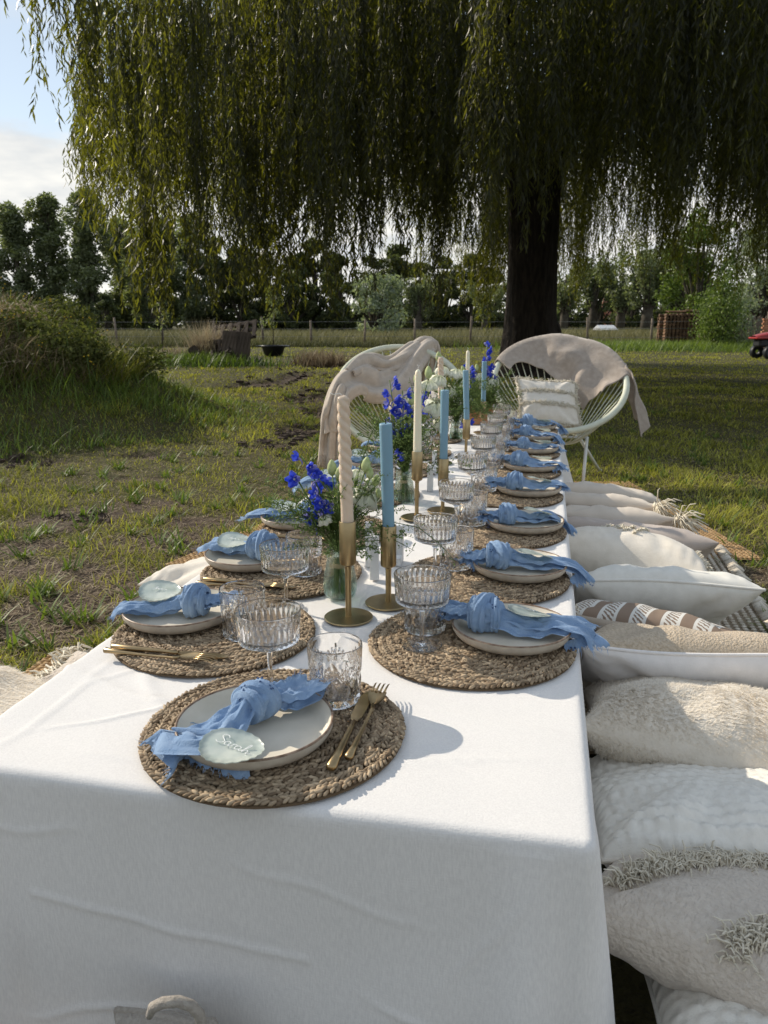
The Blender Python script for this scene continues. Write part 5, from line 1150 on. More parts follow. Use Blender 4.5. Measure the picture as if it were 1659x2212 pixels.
# ================================================================== WHITE WOODEN LETTER BLOCKS
def block(px, py, h, wd, dp, rz, foot, label, grp):
    p = P(px, py, TZ); p.z = TZ + .002; t = thing('white_wooden_letter', label, 'wooden letter', p, rz, grp)
    mb = MB(); mb.box((0, 0, h / 2), (wd, dp, h), bev=.0012); ob('upright', mb.mesh('upright', M['white_paint'], False), t)
    if foot: mb = MB(); mb.box((0, -dp / 2 - foot / 2, .010), (wd - .001, foot, .020), bev=.0012); ob('foot', mb.mesh('foot', M['white_paint'], False), t)
    return t
G1, G2 = 'white wooden letters between the nearest candles', 'white wooden letters by the middle candles'
block(797, 1215, .098, .018, .022, R(3), .035, 'white wooden letter with a foot, seen edge on beside the nearest vase', G1)
block(809, 1252, .102, .020, .024, R(-2), 0, 'tall plain white wooden letter standing foremost between the two nearest candles', G1)
block(862, 1214, .092, .020, .024, R(-9), .03, 'white wooden letter on the far side of the nearest blue candle', G1)
block(929, 1062, .092, .021, .024, R(-4), 0, 'white wooden letter standing between the middle candles', G2)
block(938, 1022, .086, .018, .020, R(-4), .03, 'white wooden letter behind the one between the middle candles', G2)

# ================================================================== VASES AND BOUQUETS
def vase(p, h, rb, rt, label):
    t = thing('glass_vase', label, 'vase', p)
    mb = MB(); mb.lathe([(0, .001), (rb * .62, .001), (rb * .9, .006), (rb, .022), (rb * .97, .04), (rt * 1.02, h * .75), (rt, h), (rt - .0012, h), (rt * 1.0 - .0018, h * .75), (rb * .97 - .002, .04), (rb - .0022, .022), (rb * .86, .008), (0, .005)], 48); ob('glass_wall', mb.mesh('glass_wall', M['vase']), t)
    mb = MB(); mb.lathe([(0, .0056), (rb * .84, .0088), (rb - .003, .022), (rb * .97 - .003, .038), (0, .038)], 40); ob('water', mb.mesh('water', M['water']), t); return t
def petal(w_, l_, cup, seed=0, nn=5, ruffle=.0):
    g = random.Random(seed); ph = g.uniform(0, 6); mb = MB()
    def fn(a, b):
        t = a * 2 - 1; y = l_ * b; wd = w_ * math.sin(PI * min(.97, b * .82 + .10)) ** .8; return (wd * t, y, cup * (t * t * .5 - b * (1 - b) * 1.6) * l_ + ruffle * math.sin(5 * t + ph) * b * b)
    mb.grid(fn, nn, nn + 1); return mb
PETB = petal(.0062, .0165, .5).mesh('petal', M['petal_b']); 
def floret_meshes():
    out = []
    for s_ in range(3):
        g = random.Random(s_); mb = MB()
        for k in range(5):
            a = 2 * PI * k / 5 + g.uniform(-.15, .15); pm = petal(.0068, .0165 * g.uniform(.9, 1.15), g.uniform(.2, .8), s_ * 9 + k, 5, .002)
            E = Matrix.Rotation(a, 3, 'Z') @ Matrix.Rotation(R(g.uniform(15, 50)), 3, 'X')
            mb.add([E @ Vector(v) for v in pm.V], pm.F, .5, 1 if (k == 4 and s_ != 1) else 0)
        mb.tube([(0, 0, 0), (0, -.003, -.008), (0, -.010, -.014), (0, -.015, -.014)], [.0026, .0022, .0015, .0008], 6, m=1)
        mb.lathe([(.0024, -.001), (.002, .003), (0, .004)], 8, m=2); out.append(mb.mesh('floret', [M['petal_b'], M['petal_p'], M['petal_w']]))
    return out
FLO = floret_meshes()
ROSP = [petal(.021, .033, 1.3, k, 7, .0025).mesh('petal', M['petal_w']) for k in range(3)]
mb = MB(); mb.lathe([(0.002, 0), (.008, .005), (.0105, .014), (.0085, .024), (.004, .032), (0, .035)], 12); BUDM = mb.mesh('bud', M['bud'])
def sprig_mesh(seed, L_=.14, curve=.05, leafy=1.0, size=1.0):
    g = random.Random(seed); mb = MB(); pts = bezier((0, 0, 0), (curve * .1, 0, L_ * .55), (curve, 0, L_), 9); mb.tube(pts, [.0009, .0009, .0008, .0008, .0007, .0006, .0005, .0004, .0003], 4, var=.1, cap=False)
    tv_, tf_ = np.array([[0, 0, 0], [-.5, .45, .1], [0, 1, 0], [.5, .45, .1]]), None
    def leaf(p, d_, l_, w_):
        d_ = Vector(d_).normalized(); a_ = d_.cross(Vector((g.gauss(0, 1), g.gauss(0, 1), g.gauss(0, 1)))).normalized() * w_ * .5; v_ = g.random()
        mb.add([p, p + d_ * l_ * .45 - a_, p + d_ * l_, p + d_ * l_ * .45 + a_], [(0, 1, 2, 3)], v_)
    for k in range(int(20 * leafy)):
        t = g.uniform(.15, 1); f = t * 8; i = min(7, int(f)); p = pts[i].lerp(pts[i + 1], f - i); a = g.uniform(0, 6.3); l_ = g.uniform(.012, .03) * (1.25 - t) + .006
        e = p + Vector((math.cos(a) * l_, math.sin(a) * l_, l_ * g.uniform(.5, 1.2))); mb.tube([p, (p + e) / 2 + Vector((0, 0, .001)), e], [.0005, .0004, .0003], 3, var=.2, cap=False)
        for q in range(4): u = g.uniform(.3, 1); leaf(p.lerp(e, u), (g.gauss(0, 1), g.gauss(0, 1), g.gauss(.4, .7)), g.uniform(.004, .009) * size, g.uniform(.0022, .004) * size)
    return mb.mesh('sprig', M['sprig'])
SPR = [sprig_mesh(i, .10 + .018 * i, .03 + .012 * i, 1.3) for i in range(5)]
SPRL = [sprig_mesh(20 + i, .20 + .05 * i, .09, 1.0, .8) for i in range(2)]
FOL = []
for i in range(2):
    g = random.Random(60 + i); mb = MB()
    for k in range(120):
        a = g.uniform(0, 6.3); z = g.uniform(0, .075); r_ = g.uniform(.002, .008 + z * .30); p = Vector((r_ * math.cos(a), r_ * math.sin(a), z)); d_ = Vector((math.cos(a), math.sin(a), g.uniform(.4, 2))).normalized(); l_ = g.uniform(.012, .026); w_ = l_ * .2; s_ = d_.cross(Vector((0, 0, 1))).normalized() * w_ * .6; v_ = g.random() * .7
        mb.add([p, p + d_ * l_ * .5 - s_, p + d_ * l_ + Vector((0, 0, -.003)), p + d_ * l_ * .5 + s_], [(0, 1, 2, 3)], v_)
    FOL.append(mb.mesh('leaves', M['sprig']))
def bouquet(p, z0, label, seed, blue, white, buds, scale=1.0, sprays=34, stems=True, spread=1.0):
    """p: neck of the bouquet. blue: spires as lists of local points; white/buds: local points"""
    g = random.Random(seed); t = thing('bouquet', label, 'flowers', (p.x, p.y, z0)); 
    if stems:
        mb = MB()
        for k in range(16): a = g.uniform(0, 6.3); r0, r1 = g.uniform(.004, .016), g.uniform(.003, .011); mb.tube([(r0 * math.cos(a + .6), r0 * math.sin(a + .6), -.095), (r1 * math.cos(a), r1 * math.sin(a), 0), (r1 * 1.8 * math.cos(a), r1 * 1.8 * math.sin(a), .05)], .0016, 5)
        ob('stems', mb.mesh('stems', M['stem']), t)['kind'] = 'stuff'
        mb = MB(); 
        for z in (-.030, -.027, -.024): mb.tube([(.0128 * math.cos(q), .0128 * math.sin(q), z) for q in [2 * PI * i / 14 for i in range(14)]], .0018, 5, closed=True)
        ob('twine', mb.mesh('twine', M['twine']), t)
    for sp in blue:
        mb = MB(); pts = [Vector(q) * scale for q in sp]; mb.tube([Vector((0, 0, 0))] + pts, [.0016] * (len(pts) + 1), 5); d = ob('delphinium', mb.mesh('delphinium', M['stem']), t)
        for i in range(len(pts) - 1):
            L_ = (pts[i + 1] - pts[i]).length; nf = max(1, int(L_ / .0165))
            for k in range(nf):
                c = pts[i].lerp(pts[i + 1], (k + .5) / nf); a = g.uniform(0, 6.3); dd = Vector((math.cos(a), math.sin(a) - .35, g.uniform(-.3, .4))).normalized(); q = dd.to_track_quat('Z', 'Y').to_euler(); s_ = g.uniform(.8, 1.15) * (1 - .25 * (i / max(1, len(pts) - 1))) * scale
                ob('floret', g.choice(FLO), d, c + dd * .012 * scale, q, (s_,) * 3)
    for (c, s_, tilt) in white:
        c = Vector(c) * scale; ro = thing('rose', None, None); ro.parent = t; ro.location = c; ro.rotation_euler = (R(tilt[0]), R(tilt[1]), 0); s_ *= scale * .88
        mb = MB(); mb.tube([(0, 0, -.02), (0, 0, .004)], [.002, .006], 6); ob('calyx', mb.mesh('calyx', M['stem']), ro)
        for ring, (n_, op, sz) in enumerate(((3, 4, .55), (4, 9, .68), (5, 16, .80), (6, 26, .92))):
            for k in range(n_):
                a = 2 * PI * k / n_ + ring * .7 + g.uniform(-.15, .15); E = (Matrix.Rotation(a, 3, 'Z') @ Matrix.Translation((0, 0, 0)).to_3x3() @ Matrix.Rotation(R(88 - op), 3, 'X')).to_euler()
                ob('petal', ROSP[k % 3], ro, (math.cos(a + PI / 2) * .003 * (ring + .6) * s_, math.sin(a + PI / 2) * .003 * (ring + .6) * s_, .002 * s_), E, (sz * s_ * .8, sz * s_ * .9, sz * s_))
    for (c, s_) in buds:
        c = Vector(c) * scale; b = ob('bud', BUDM, t, c, (g.uniform(-.3, .3), g.uniform(-.3, .3), g.uniform(0, 6)), (s_ * scale * .78,) * 3); mb = MB(); mb.tube([(0, 0, 0), c * .5 + Vector((0, 0, .01)), c], .0014, 5); ob('bud_stem', mb.mesh('bud_stem', M['stem']), t)
    for k in range(sprays):
        a = g.uniform(0, 6.3); el = g.uniform(.05, 1.15) * spread; s_ = g.uniform(.65, 1.15) * scale; ob('sprig', SPR[k % 5], t, (.004 * math.cos(a), .004 * math.sin(a), g.uniform(-.005, .05) * scale), (0, el, a), (s_,) * 3)
    for k in range(3): ob('leaves', FOL[k % 2], t, (0, 0, .0 + .018 * k), (0, 0, k * 2.0), (scale * (1 + .25 * k),) * 3)
    return t
def W(px, py, Y, base): q = PY(px, py, Y); return tuple(q - base)
p1 = P(735, 1292, TZ); p1.z = TZ + .002; vase(p1, .108, .036, .0265, 'clear glass vase with water nearest the camera')
b1 = Vector((p1.x, p1.y, TZ + .100)); Yb = p1.y
b1o = bouquet(p1, TZ + .100, 'nearest bouquet of blue delphinium, white lisianthus and fine green sprigs', 3,
        [[W(705, 1120, Yb, b1), W(690, 1060, Yb - .03, b1), W(668, 1010, Yb - .02, b1), W(650, 985, Yb, b1)], [W(700, 1090, Yb, b1), W(690, 1040, Yb + .02, b1), W(680, 1010, Yb + .02, b1)], [W(690, 1150, Yb - .02, b1), W(672, 1110, Yb - .03, b1)], [W(645, 1040, Yb - .03, b1), W(640, 1020, Yb - .03, b1)]],
        [(W(785, 1085, Yb + .01, b1), 1.15, (38, 22)), (W(705, 1130, Yb - .03, b1), .6, (20, -20)), (W(770, 1035, Yb + .05, b1), .7, (10, 10)), (W(800, 1050, Yb + .07, b1), .6, (10, 30))],
        [(W(718, 1028, Yb, b1), 1.25), (W(730, 1035, Yb - .01, b1), 1.1), (W(788, 1020, Yb, b1), 1.2), (W(799, 1035, Yb, b1), 1.0), (W(810, 1050, Yb + .01, b1), 1.0), (W(752, 1060, Yb + .03, b1), 1.2), (W(820, 1075, Yb, b1), .8)], 1.0, 46)
def reach(t, base, pts_px, seed):
    g = random.Random(seed); pts = [PY(a, b, Y_) - base for (a, b, Y_) in pts_px]; mb = MB(); mb.tube([Vector((0, 0, 0))] + pts, [.0012] + [.0009] * (len(pts) - 1) + [.0004], 4, var=.15)
    for i in range(len(pts) - 1):
        for k in range(12):
            p = pts[i].lerp(pts[i + 1], g.random()); a = Vector((g.gauss(0, 1), g.gauss(0, 1), g.gauss(-.1, 1))).normalized(); e = p + a * g.uniform(.006, .014); mb.tube([p, e], .0004, 3, var=.3, cap=False); s_ = a.cross(Vector((0, 0, 1))).normalized() * .0022
            mb.add([e, e + a * .003 - s_, e + a * .007, e + a * .003 + s_], [(0, 1, 2, 3)], g.random())
    ob('long_sprig', mb.mesh('long_sprig', M['sprig']), t)
reach(b1o, b1, [(790, 1130, Yb), (850, 1128, Yb - .02), (905, 1140, Yb - .03), (950, 1175, Yb - .05), (985, 1215, Yb - .07)], 1)
reach(b1o, b1, [(780, 1170, Yb - .04), (850, 1165, Yb - .05), (895, 1190, Yb - .05)], 2)
reach(b1o, b1, [(690, 1130, Yb - .02), (655, 1100, Yb - .03), (635, 1070, Yb - .02)], 3)
reach(b1o, b1, [(780, 1000, Yb + .03), (800, 940, Yb + .04), (830, 880, Yb + .05)], 4)
p2 = P(873, 1088, TZ); p2.z = TZ + .002; vase(p2, .108, .034, .0265, 'clear glass vase behind the middle cream candle'); b2 = Vector((p2.x, p2.y, TZ + .10)); Y2 = p2.y
b2o = bouquet(p2, TZ + .100, 'middle bouquet of blue delphinium and pale green roses behind the cream candle', 5,
        [[W(858, 960, Y2, b2), W(855, 910, Y2, b2), W(848, 862, Y2, b2)], [W(865, 960, Y2, b2), W(872, 905, Y2, b2), W(870, 880, Y2, b2)], [W(862, 1000, Y2 - .03, b2), W(848, 985, Y2 - .03, b2)]],
        [(W(925, 915, Y2, b2), 1.15, (42, 10)), (W(915, 880, Y2 + .03, b2), .9, (10, 0)), (W(935, 945, Y2 + .02, b2), .9, (30, 20)), (W(905, 955, Y2 - .03, b2), .7, (40, 0)), (W(930, 870, Y2 + .06, b2), .9, (20, 10))],
        [(W(885, 905, Y2, b2), 1.2), (W(940, 895, Y2, b2), 1.0), (W(897, 870, Y2 + .02, b2), 1.0), (W(915, 860, Y2, b2), 1.2)], 1.25, 52, True, 1.0)
reach(b2o, b2, [(900, 900, Y2), (893, 850, Y2), (884, 815, Y2)], 7); reach(b2o, b2, [(840, 1000, Y2 - .02), (815, 1005, Y2), (790, 1010, Y2)], 8)
reach(b2o, b2, [(900, 1110, Y2 - .05), (880, 1125, Y2 - .08), (850, 1140, Y2 - .1)], 9)
p3 = P(985, 952, TZ); p3.z = TZ + .002; vase(p3, .10, .034, .0265, 'small glass vase by the leaning blue candle'); b3 = Vector((p3.x, p3.y, TZ + .10)); Y3 = p3.y
b3o = bouquet(p3, TZ + .095, 'third bouquet of white blooms and greenery behind the leaning blue candle', 8, [[W(948, 905, Y3, b3), W(942, 870, Y3, b3), W(940, 850, Y3, b3)], [W(1000, 915, Y3 - .05, b3), W(1003, 905, Y3 - .05, b3)]],
        [(W(975, 870, Y3, b3), 1.2, (25, 0)), (W(985, 845, Y3, b3), 1.1, (10, 10)), (W(955, 860, Y3, b3), 1.0, (20, -10)), (W(965, 840, Y3, b3), 1.0, (10, 0)), (W(990, 880, Y3, b3), .9, (30, 10))], [(W(960, 820, Y3, b3), 1.3), (W(1005, 880, Y3, b3), 1.2)], 1.45, 54, True, 1.0)
reach(b3o, b3, [(930, 860, Y3), (925, 820, Y3), (915, 785, Y3)], 12); reach(b3o, b3, [(1000, 890, Y3), (1020, 865, Y3), (1035, 850, Y3)], 13)
# wooden flower box at the far end
pb = P(1052, 915, TZ); pb.z = TZ + .002; wb = thing('wooden_box', 'orange brown wooden box holding flowers at the far table end', 'box', pb, -ANG)
for (c, d_) in (((0, -.07, .045), (.22, .012, .088)), ((0, .07, .045), (.22, .012, .088)), ((-.104, 0, .045), (.012, .128, .088)), ((.104, 0, .045), (.012, .128, .088)), ((0, 0, .006), (.196, .128, .010))):
    mb = MB(); mb.box(c, d_, bev=.0015); ob('board', mb.mesh('board', M['wood_o'], False), wb)
mb = MB(); mb.box((0, -.079, .092), (.236, .03, .010), bev=.002); mb.box((0, .079, .092), (.236, .03, .010), bev=.002); ob('lip', mb.mesh('lip', M['wood_o'], False), wb)
b4 = Vector((pb.x, pb.y, TZ + .08)); Y4 = pb.y
bouquet(pb, TZ + .08, 'far bouquet in the wooden box with tall blue delphinium spires', 9, [[W(1052, 835, Y4, b4), W(1053, 800, Y4, b4), W(1052, 775, Y4, b4)], [W(1060, 835, Y4, b4), W(1062, 810, Y4, b4)], [W(1025, 835, Y4, b4), W(1022, 810, Y4, b4)], [W(1020, 850, Y4 - .04, b4), W(1012, 845, Y4 - .04, b4)], [W(1030, 870, Y4 - .04, b4), W(1026, 860, Y4 - .04, b4)]],
        [(W(1050, 848, Y4, b4), 1.3, (30, 0)), (W(1040, 835, Y4, b4), 1.0, (15, 0)), (W(1062, 842, Y4, b4), 1.1, (30, 10)), (W(1010, 862, Y4, b4), 1.0, (20, -10))], [(W(1015, 825, Y4, b4), 1.5), (W(1035, 820, Y4, b4), 1.2)], 1.28, 60, False, 1.1)

# ================================================================== CUSHIONS
def pillow_np(w_, d_, t_, seed, plump=.42, wr=.006, bob=False):
    def fn(a, b, side):
        a = np.asarray(a, float); b = np.asarray(b, float)
        ea = np.maximum(0, 1 - np.abs(a) ** 2.3); eb = np.maximum(0, 1 - np.abs(b) ** 2.3)
        x = a * w_ / 2 * (1 - .085 * (1 - np.abs(b) ** 1.6) * a ** 2); y = b * d_ / 2 * (1 - .085 * (1 - np.abs(a) ** 1.6) * b ** 2)
        th = t_ / 2 * (ea * eb) ** plump; edge = np.minimum(1, (1 - np.maximum(np.abs(a), np.abs(b))) * 4); q = np.arctan2(b, a); ab = np.abs(a * b)
        rad_ = np.sin(9 * q + seed) * ab ** .8 + .5 * np.sin(23 * q + 2 * seed) * ab ** 1.5
        # short creases running in from the seam
        cr_ = np.sin(31 * a + 3 * np.sin(5 * a + seed) + seed) * np.abs(b) ** 5 + np.sin(29 * b + 3 * np.sin(6 * b + seed)) * np.abs(a) ** 5
        z = side * (th + edge * (wr * snoise(x, y, 13, seed) + wr * .5 * snoise(x, y, 34, seed + 3)) * (.5 + .5 * np.minimum(1, th / t_ * 3)) + rad_ * wr * 2.2 * edge + cr_ * .0035 * np.minimum(1, edge * 2))
        if bob and side > 0:
            p = .0235; u_ = x / p; v_ = y / (p * .866); r_ = np.round(v_); uu = u_ + .5 * (r_ % 2); du = uu - np.round(uu); dv = (v_ - r_) * .866; z = z + .0042 * np.sqrt(np.maximum(0, 1 - (du * du + dv * dv) * 4.0)) * np.minimum(1, edge * 2)
        z = z + .010 * np.sin(2.2 * a + seed) * np.abs(b) ** 3
        return np.stack([x, y, z], -1)
    return fn
def pillow_fn(*args, **kw):
    f = pillow_np(*args, **kw)
    g_ = lambda a, b, side: Vector(f(a, b, side).tolist())
    g_.np = f; return g_
def pillow(label, loc, rot, size, style, seed, cat='cushion', group='scatter cushions in a row along the table', piping=None, tassels=(), under=None, plump=.42, wr=.0085, nm='cushion'):
    w_, d_, t_ = size; bob = style == 'bobble'; fn = pillow_fn(w_, d_, t_, seed, plump, wr, bob=bob); n_ = 130 if bob else 64
    ab = [math.sin(q) for q in np.linspace(-PI / 2, PI / 2, n_)]
    t = thing(nm, label, cat, loc, 0, group); t.rotation_euler = rot
    for side, mname, nm_ in ((1, style, 'front_panel'), (-1, under or style, 'back_panel')):
        A_, B_ = np.meshgrid(ab, ab, indexing='ij'); V_ = fn.np(A_, B_, side).reshape(-1, 3); idx_ = np.arange(n_ * n_).reshape(n_, n_)
        F_ = np.stack([idx_[:-1, :-1], idx_[1:, :-1], idx_[1:, 1:], idx_[:-1, 1:]], -1).reshape(-1, 4)
        if side < 0: F_ = F_[:, ::-1]
        ob(nm_, raw_mesh(nm_, V_, [F_], M[mname], True), t)
    edge = [fn(a, -1, 1) for a in ab] + [fn(1, b, 1) for b in ab[1:]] + [fn(a, 1, 1) for a in ab[::-1][1:]] + [fn(-1, b, 1) for b in ab[::-1][1:-1]]
    if piping:
        mb = MB(); mb.tube(edge, .0042, 6, closed=True); ob('piping', mb.mesh('piping', M[piping]), t)
    for (sa, sb) in tassels:
        c = fn(sa, sb, 1); dr = Vector((sa, sb, -.35)).normalized(); mb = MB(); g = random.Random(seed + 5)
        mb.lathe([(0, -.012), (.010, -.009), (.013, 0), (.010, .009), (0, .012)], 12, c=tuple(c + dr * .012), var=.6)
        for k in range(60):
            q = Vector((g.gauss(0, 1), g.gauss(0, 1), g.gauss(0, 1))) * .011; e = c + dr * .022 + q * .5; l_ = g.uniform(.035, .06); m_ = e + dr * l_ * .5 + q * 1.4; f_ = e + dr * l_ + q * 2.2 + Vector((0, 0, -.02)); mb.tube([e, m_, f_], [.0022, .002, .0014], 4, var=g.random())
        ob('tassel', mb.mesh('tassel', M['ivory_cord']), t)
    t['_'] = 0; del t['_']
    return t, fn
def shag(t, fn, lines, seed, dens, ln, wd, jit, material='ivory_cord', name='fringe', lift=.6, loops=True):
    """tufts along lines of (a,b) points over the front panel"""
    g = random.Random(seed); mb = MB()
    for (pts) in lines:
        for i in range(len(pts) - 1):
            L_ = (fn(*pts[i + 1], 1) - fn(*pts[i], 1)).length
            for k in range(int(L_ * dens)):
                f = g.random(); a = pts[i][0] + (pts[i + 1][0] - pts[i][0]) * f + g.gauss(0, jit); b = pts[i][1] + (pts[i + 1][1] - pts[i][1]) * f + g.gauss(0, jit)
                a = max(-.99, min(.99, a)); b = max(-.99, min(.99, b)); p = fn(a, b, 1); nrm = (fn(min(1, a + .03), b, 1) - p).cross(fn(a, min(1, b + .03), 1) - p).normalized(); q = Vector((g.gauss(0, 1), g.gauss(0, 1), g.gauss(0, .5)))
                l_ = ln * g.uniform(.6, 1.3); m_ = p + nrm * l_ * lift + q * l_ * .25; e = p + nrm * l_ * lift * g.uniform(.2, .9) + q * l_ * .6
                mb.tube([p, m_, e], [wd, wd, wd * .6], 4, var=g.random(), cap=False)
    if mb.V: o = ob(name, mb.mesh(name, M[material]), t); o['kind'] = 'stuff'
def fur(t, fn, seed, n_, ln, wd, material='fur', sides=(1, -1)):
    g = np.random.default_rng(seed); Vs = []; vv = []
    for side in sides:
        a, b = g.uniform(-1, 1, (2, n_)); a = np.sign(a) * np.abs(a) ** .85; b = np.sign(b) * np.abs(b) ** .85; p = fn.np(a, b, side)
        nrm = np.cross(fn.np(np.minimum(1, a + .04), b, side) - p, fn.np(a, np.minimum(1, b + .04), side) - p) * side; nrm /= np.linalg.norm(nrm, axis=1, keepdims=True) + 1e-9
        c = .8 * np.sin(6 * a + 3 * b + seed) + 1.1 * snoise(a, b, 3.0, seed); d_ = nrm * .5 + np.stack([np.cos(c) * .7, np.sin(c) * .7, np.full(n_, -.25)], 1) + g.normal(0, .26, (n_, 3)); d_ /= np.linalg.norm(d_, axis=1, keepdims=True)
        s_ = np.cross(d_, [0, 0, 1.0]); s_ /= np.linalg.norm(s_, axis=1, keepdims=True) + 1e-9; s_ *= wd; e = p + d_ * (ln * g.uniform(.6, 1.2, n_))[:, None]
        Vs.append(np.stack([p - s_, p + s_, e], 1).reshape(-1, 3)); q = g.uniform(0, 1, n_); vv.append(np.stack([q * .5, q * .5, q * .5 + .5], 1).ravel())
    V_ = np.concatenate(Vs); o = ob('fur', raw_mesh('fur', V_, [np.arange(len(V_)).reshape(-1, 3)], M[material], True, var=np.concatenate(vv)), t); o['kind'] = 'stuff'
def CU(u, v, z): p = T(u, v, z); return (p.x, p.y, p.z)
RZ = -ANG
def lay(u, v, z, tilt, yaw=0, roll=0): return CU(u, v, z), Euler((R(-tilt), R(roll), RZ + R(yaw)), 'XYZ')
# rows from the near end: the near edge of each is raised and rests on its neighbour
G_ = 'scatter cushions in a row along the table'
l_, r_ = lay(.765, .42, .135, 7, -4); pillow('white bobbled plush cushion lowest in the corner, nearest the camera', l_, r_, (.52, .44, .17), 'bobble', 1, piping='p_linen', under='p_white')
l_, r_ = lay(1.0, .335, .17, 18, -20, 3); t_, f_ = pillow('natural woven cushion with V shaped shaggy fringe bands', l_, r_, (.46, .44, .15), 'p_natural', 2, under='p_natural')
shag(t_, f_, [[(-.97, .25), (-.6, .35), (-.25, .75), (-.1, .95)], [(-.80, -.60), (-.45, -.15), (-.05, .30), (.45, .50), (.98, .5)], [(-.15, -.98), (.15, -.62), (.55, -.30), (.98, -.15)]], 4, 3000, .017, .0013, .045)
l_, r_ = lay(1.275, .335, .160, 15, 8, 0); pillow('white bobbled plush cushion with cream piping between the furry and the fringed cushions', l_, r_, (.50, .44, .16), 'bobble', 3, piping='p_cream', under='p_white')
l_, r_ = lay(1.50, .375, .20, 17, -5, 2); t_, f_ = pillow('cream faux fur cushion', l_, r_, (.54, .42, .19), 'p_fur', 4); fur(t_, f_, 5, 30000, .009, .0008)
l_, r_ = lay(1.76, .37, .225, 34, 3, 1); t_, f_ = pillow('white cotton cushion with a beige boucle top panel', l_, r_, (.56, .40, .16), 'boucle', 6, under='p_white', piping='p_white')
l_, r_ = lay(1.97, .33, .215, 24, -12, 6); t_, f_ = pillow('brown and white patterned cushion with a white tassel', l_, r_, (.48, .42, .12), 'band', 7, under='p_beige', tassels=((-.9, -.97),))
l_, r_ = lay(2.24, .335, .215, 33, 4, 0); pillow('plain off white linen cushion with a piped seam', l_, r_, (.49, .40, .15), 'p_linen', 8, piping='p_linen')
l_, r_ = lay(2.56, .31, .215, 23, -14, 5); t_, f_ = pillow('cream cotton cushion with tufted arches and a fringed edge', l_, r_, (.48, .45, .22), 'p_cream', 9)
for q in range(4): shag(t_, f_, [[(-.52 + (.16 + .15 * q) * math.cos(s_), -.30 + (.18 + .16 * q) * math.sin(s_)) for s_ in np.linspace(-.6, 3.0, 12)]], 10 + q, 1300, .008, .0026, .010, lift=.8)
shag(t_, f_, [[(-.1, .75), (.35, .55), (.7, .2), (.92, -.4), (.98, -.9)]], 20, 1700, .014, .002, .02)
l_, r_ = lay(2.92, .345, .185, 30, -7, 4); pillow('greige velvet cushion with plain pointed corners', l_, r_, (.56, .40, .15), 'p_grey', 11)
l_, r_ = lay(3.17, .28, .19, 28, 2, 3); pillow('light greige cushion with ivory tassels, lower of the far pair', l_, r_, (.46, .38, .13), 'p_beige', 12, tassels=((.97, -.97),))
l_, r_ = lay(3.33, .25, .215, 26, -4, 4); pillow('light greige cushion with an ivory tassel, upper of the far pair', l_, r_, (.45, .38, .12), 'p_beige', 13, tassels=((.9, -.97),))
l_, r_ = lay(3.56, .25, .215, 20, 4, 4); pillow('beige velvet cushion farthest along the row beside the chair leg', l_, r_, (.48, .40, .14), 'p_beige', 14)
# field side: only slivers show beyond the cloth
GL = 'cushions and throws on the field side'
l_, r_ = lay(.97, -1.02, .22, 4, 0, 12); t_, f_ = pillow('cream faux fur cushion on the muddy side by the near end', l_, r_, (.46, .85, .20), 'p_fur', 15, group=GL); fur(t_, f_, 6, 14000, .014, .001)
l_, r_ = lay(1.50, -.955, .17, 6, 10, 6); t_, f_ = pillow('natural cushion with a knotted fringe peeping out on the muddy side', l_, r_, (.34, .30, .11), 'p_natural', 16, group=GL)
shag(t_, f_, [[(-.98, -.98), (-.98, .98)], [(-.98, .98), (.6, .98)]], 22, 500, .03, .003, .02)
l_, r_ = lay(2.30, -1.00, .16, 6, -6, 4); t_, f_ = pillow('cream cushion peeping out beside the third plate of the muddy side', l_, r_, (.40, .50, .14), 'p_cream', 17, group=GL)
# small canvas cushion against the front of the cloth
pp = P(352, 2190, .215); t_, f_ = pillow('taupe canvas cushion with a piped rim leaning on the front of the tablecloth', (pp.x + .012, pp.y - .012, .075), Euler((R(78), R(-10), R(-14)), 'XYZ'), (.14, .25, .10), 'p_taupe', 18, group=GL, piping='p_taupe', plump=.5)

mb = MB(); mb.tube([P(a_, b_, z_ + .045) - Vector(t_.location) for (a_, b_, z_) in ((322, 2196, .20), (330, 2176, .215), (352, 2166, .222), (385, 2163, .222), (412, 2172, .215), (430, 2190, .205), (438, 2215, .19), (438, 2245, .17))], [.004, .006, .0065, .0065, .0065, .0065, .006, .005], 10)
ro_ = ob('rolled_rim', mb.mesh('rolled_rim', M['p_taupe'])); ro_.parent = t_; bpy.context.view_layer.update(); ro_.matrix_parent_inverse = t_.matrix_basis.to_3x3().inverted().to_4x4()

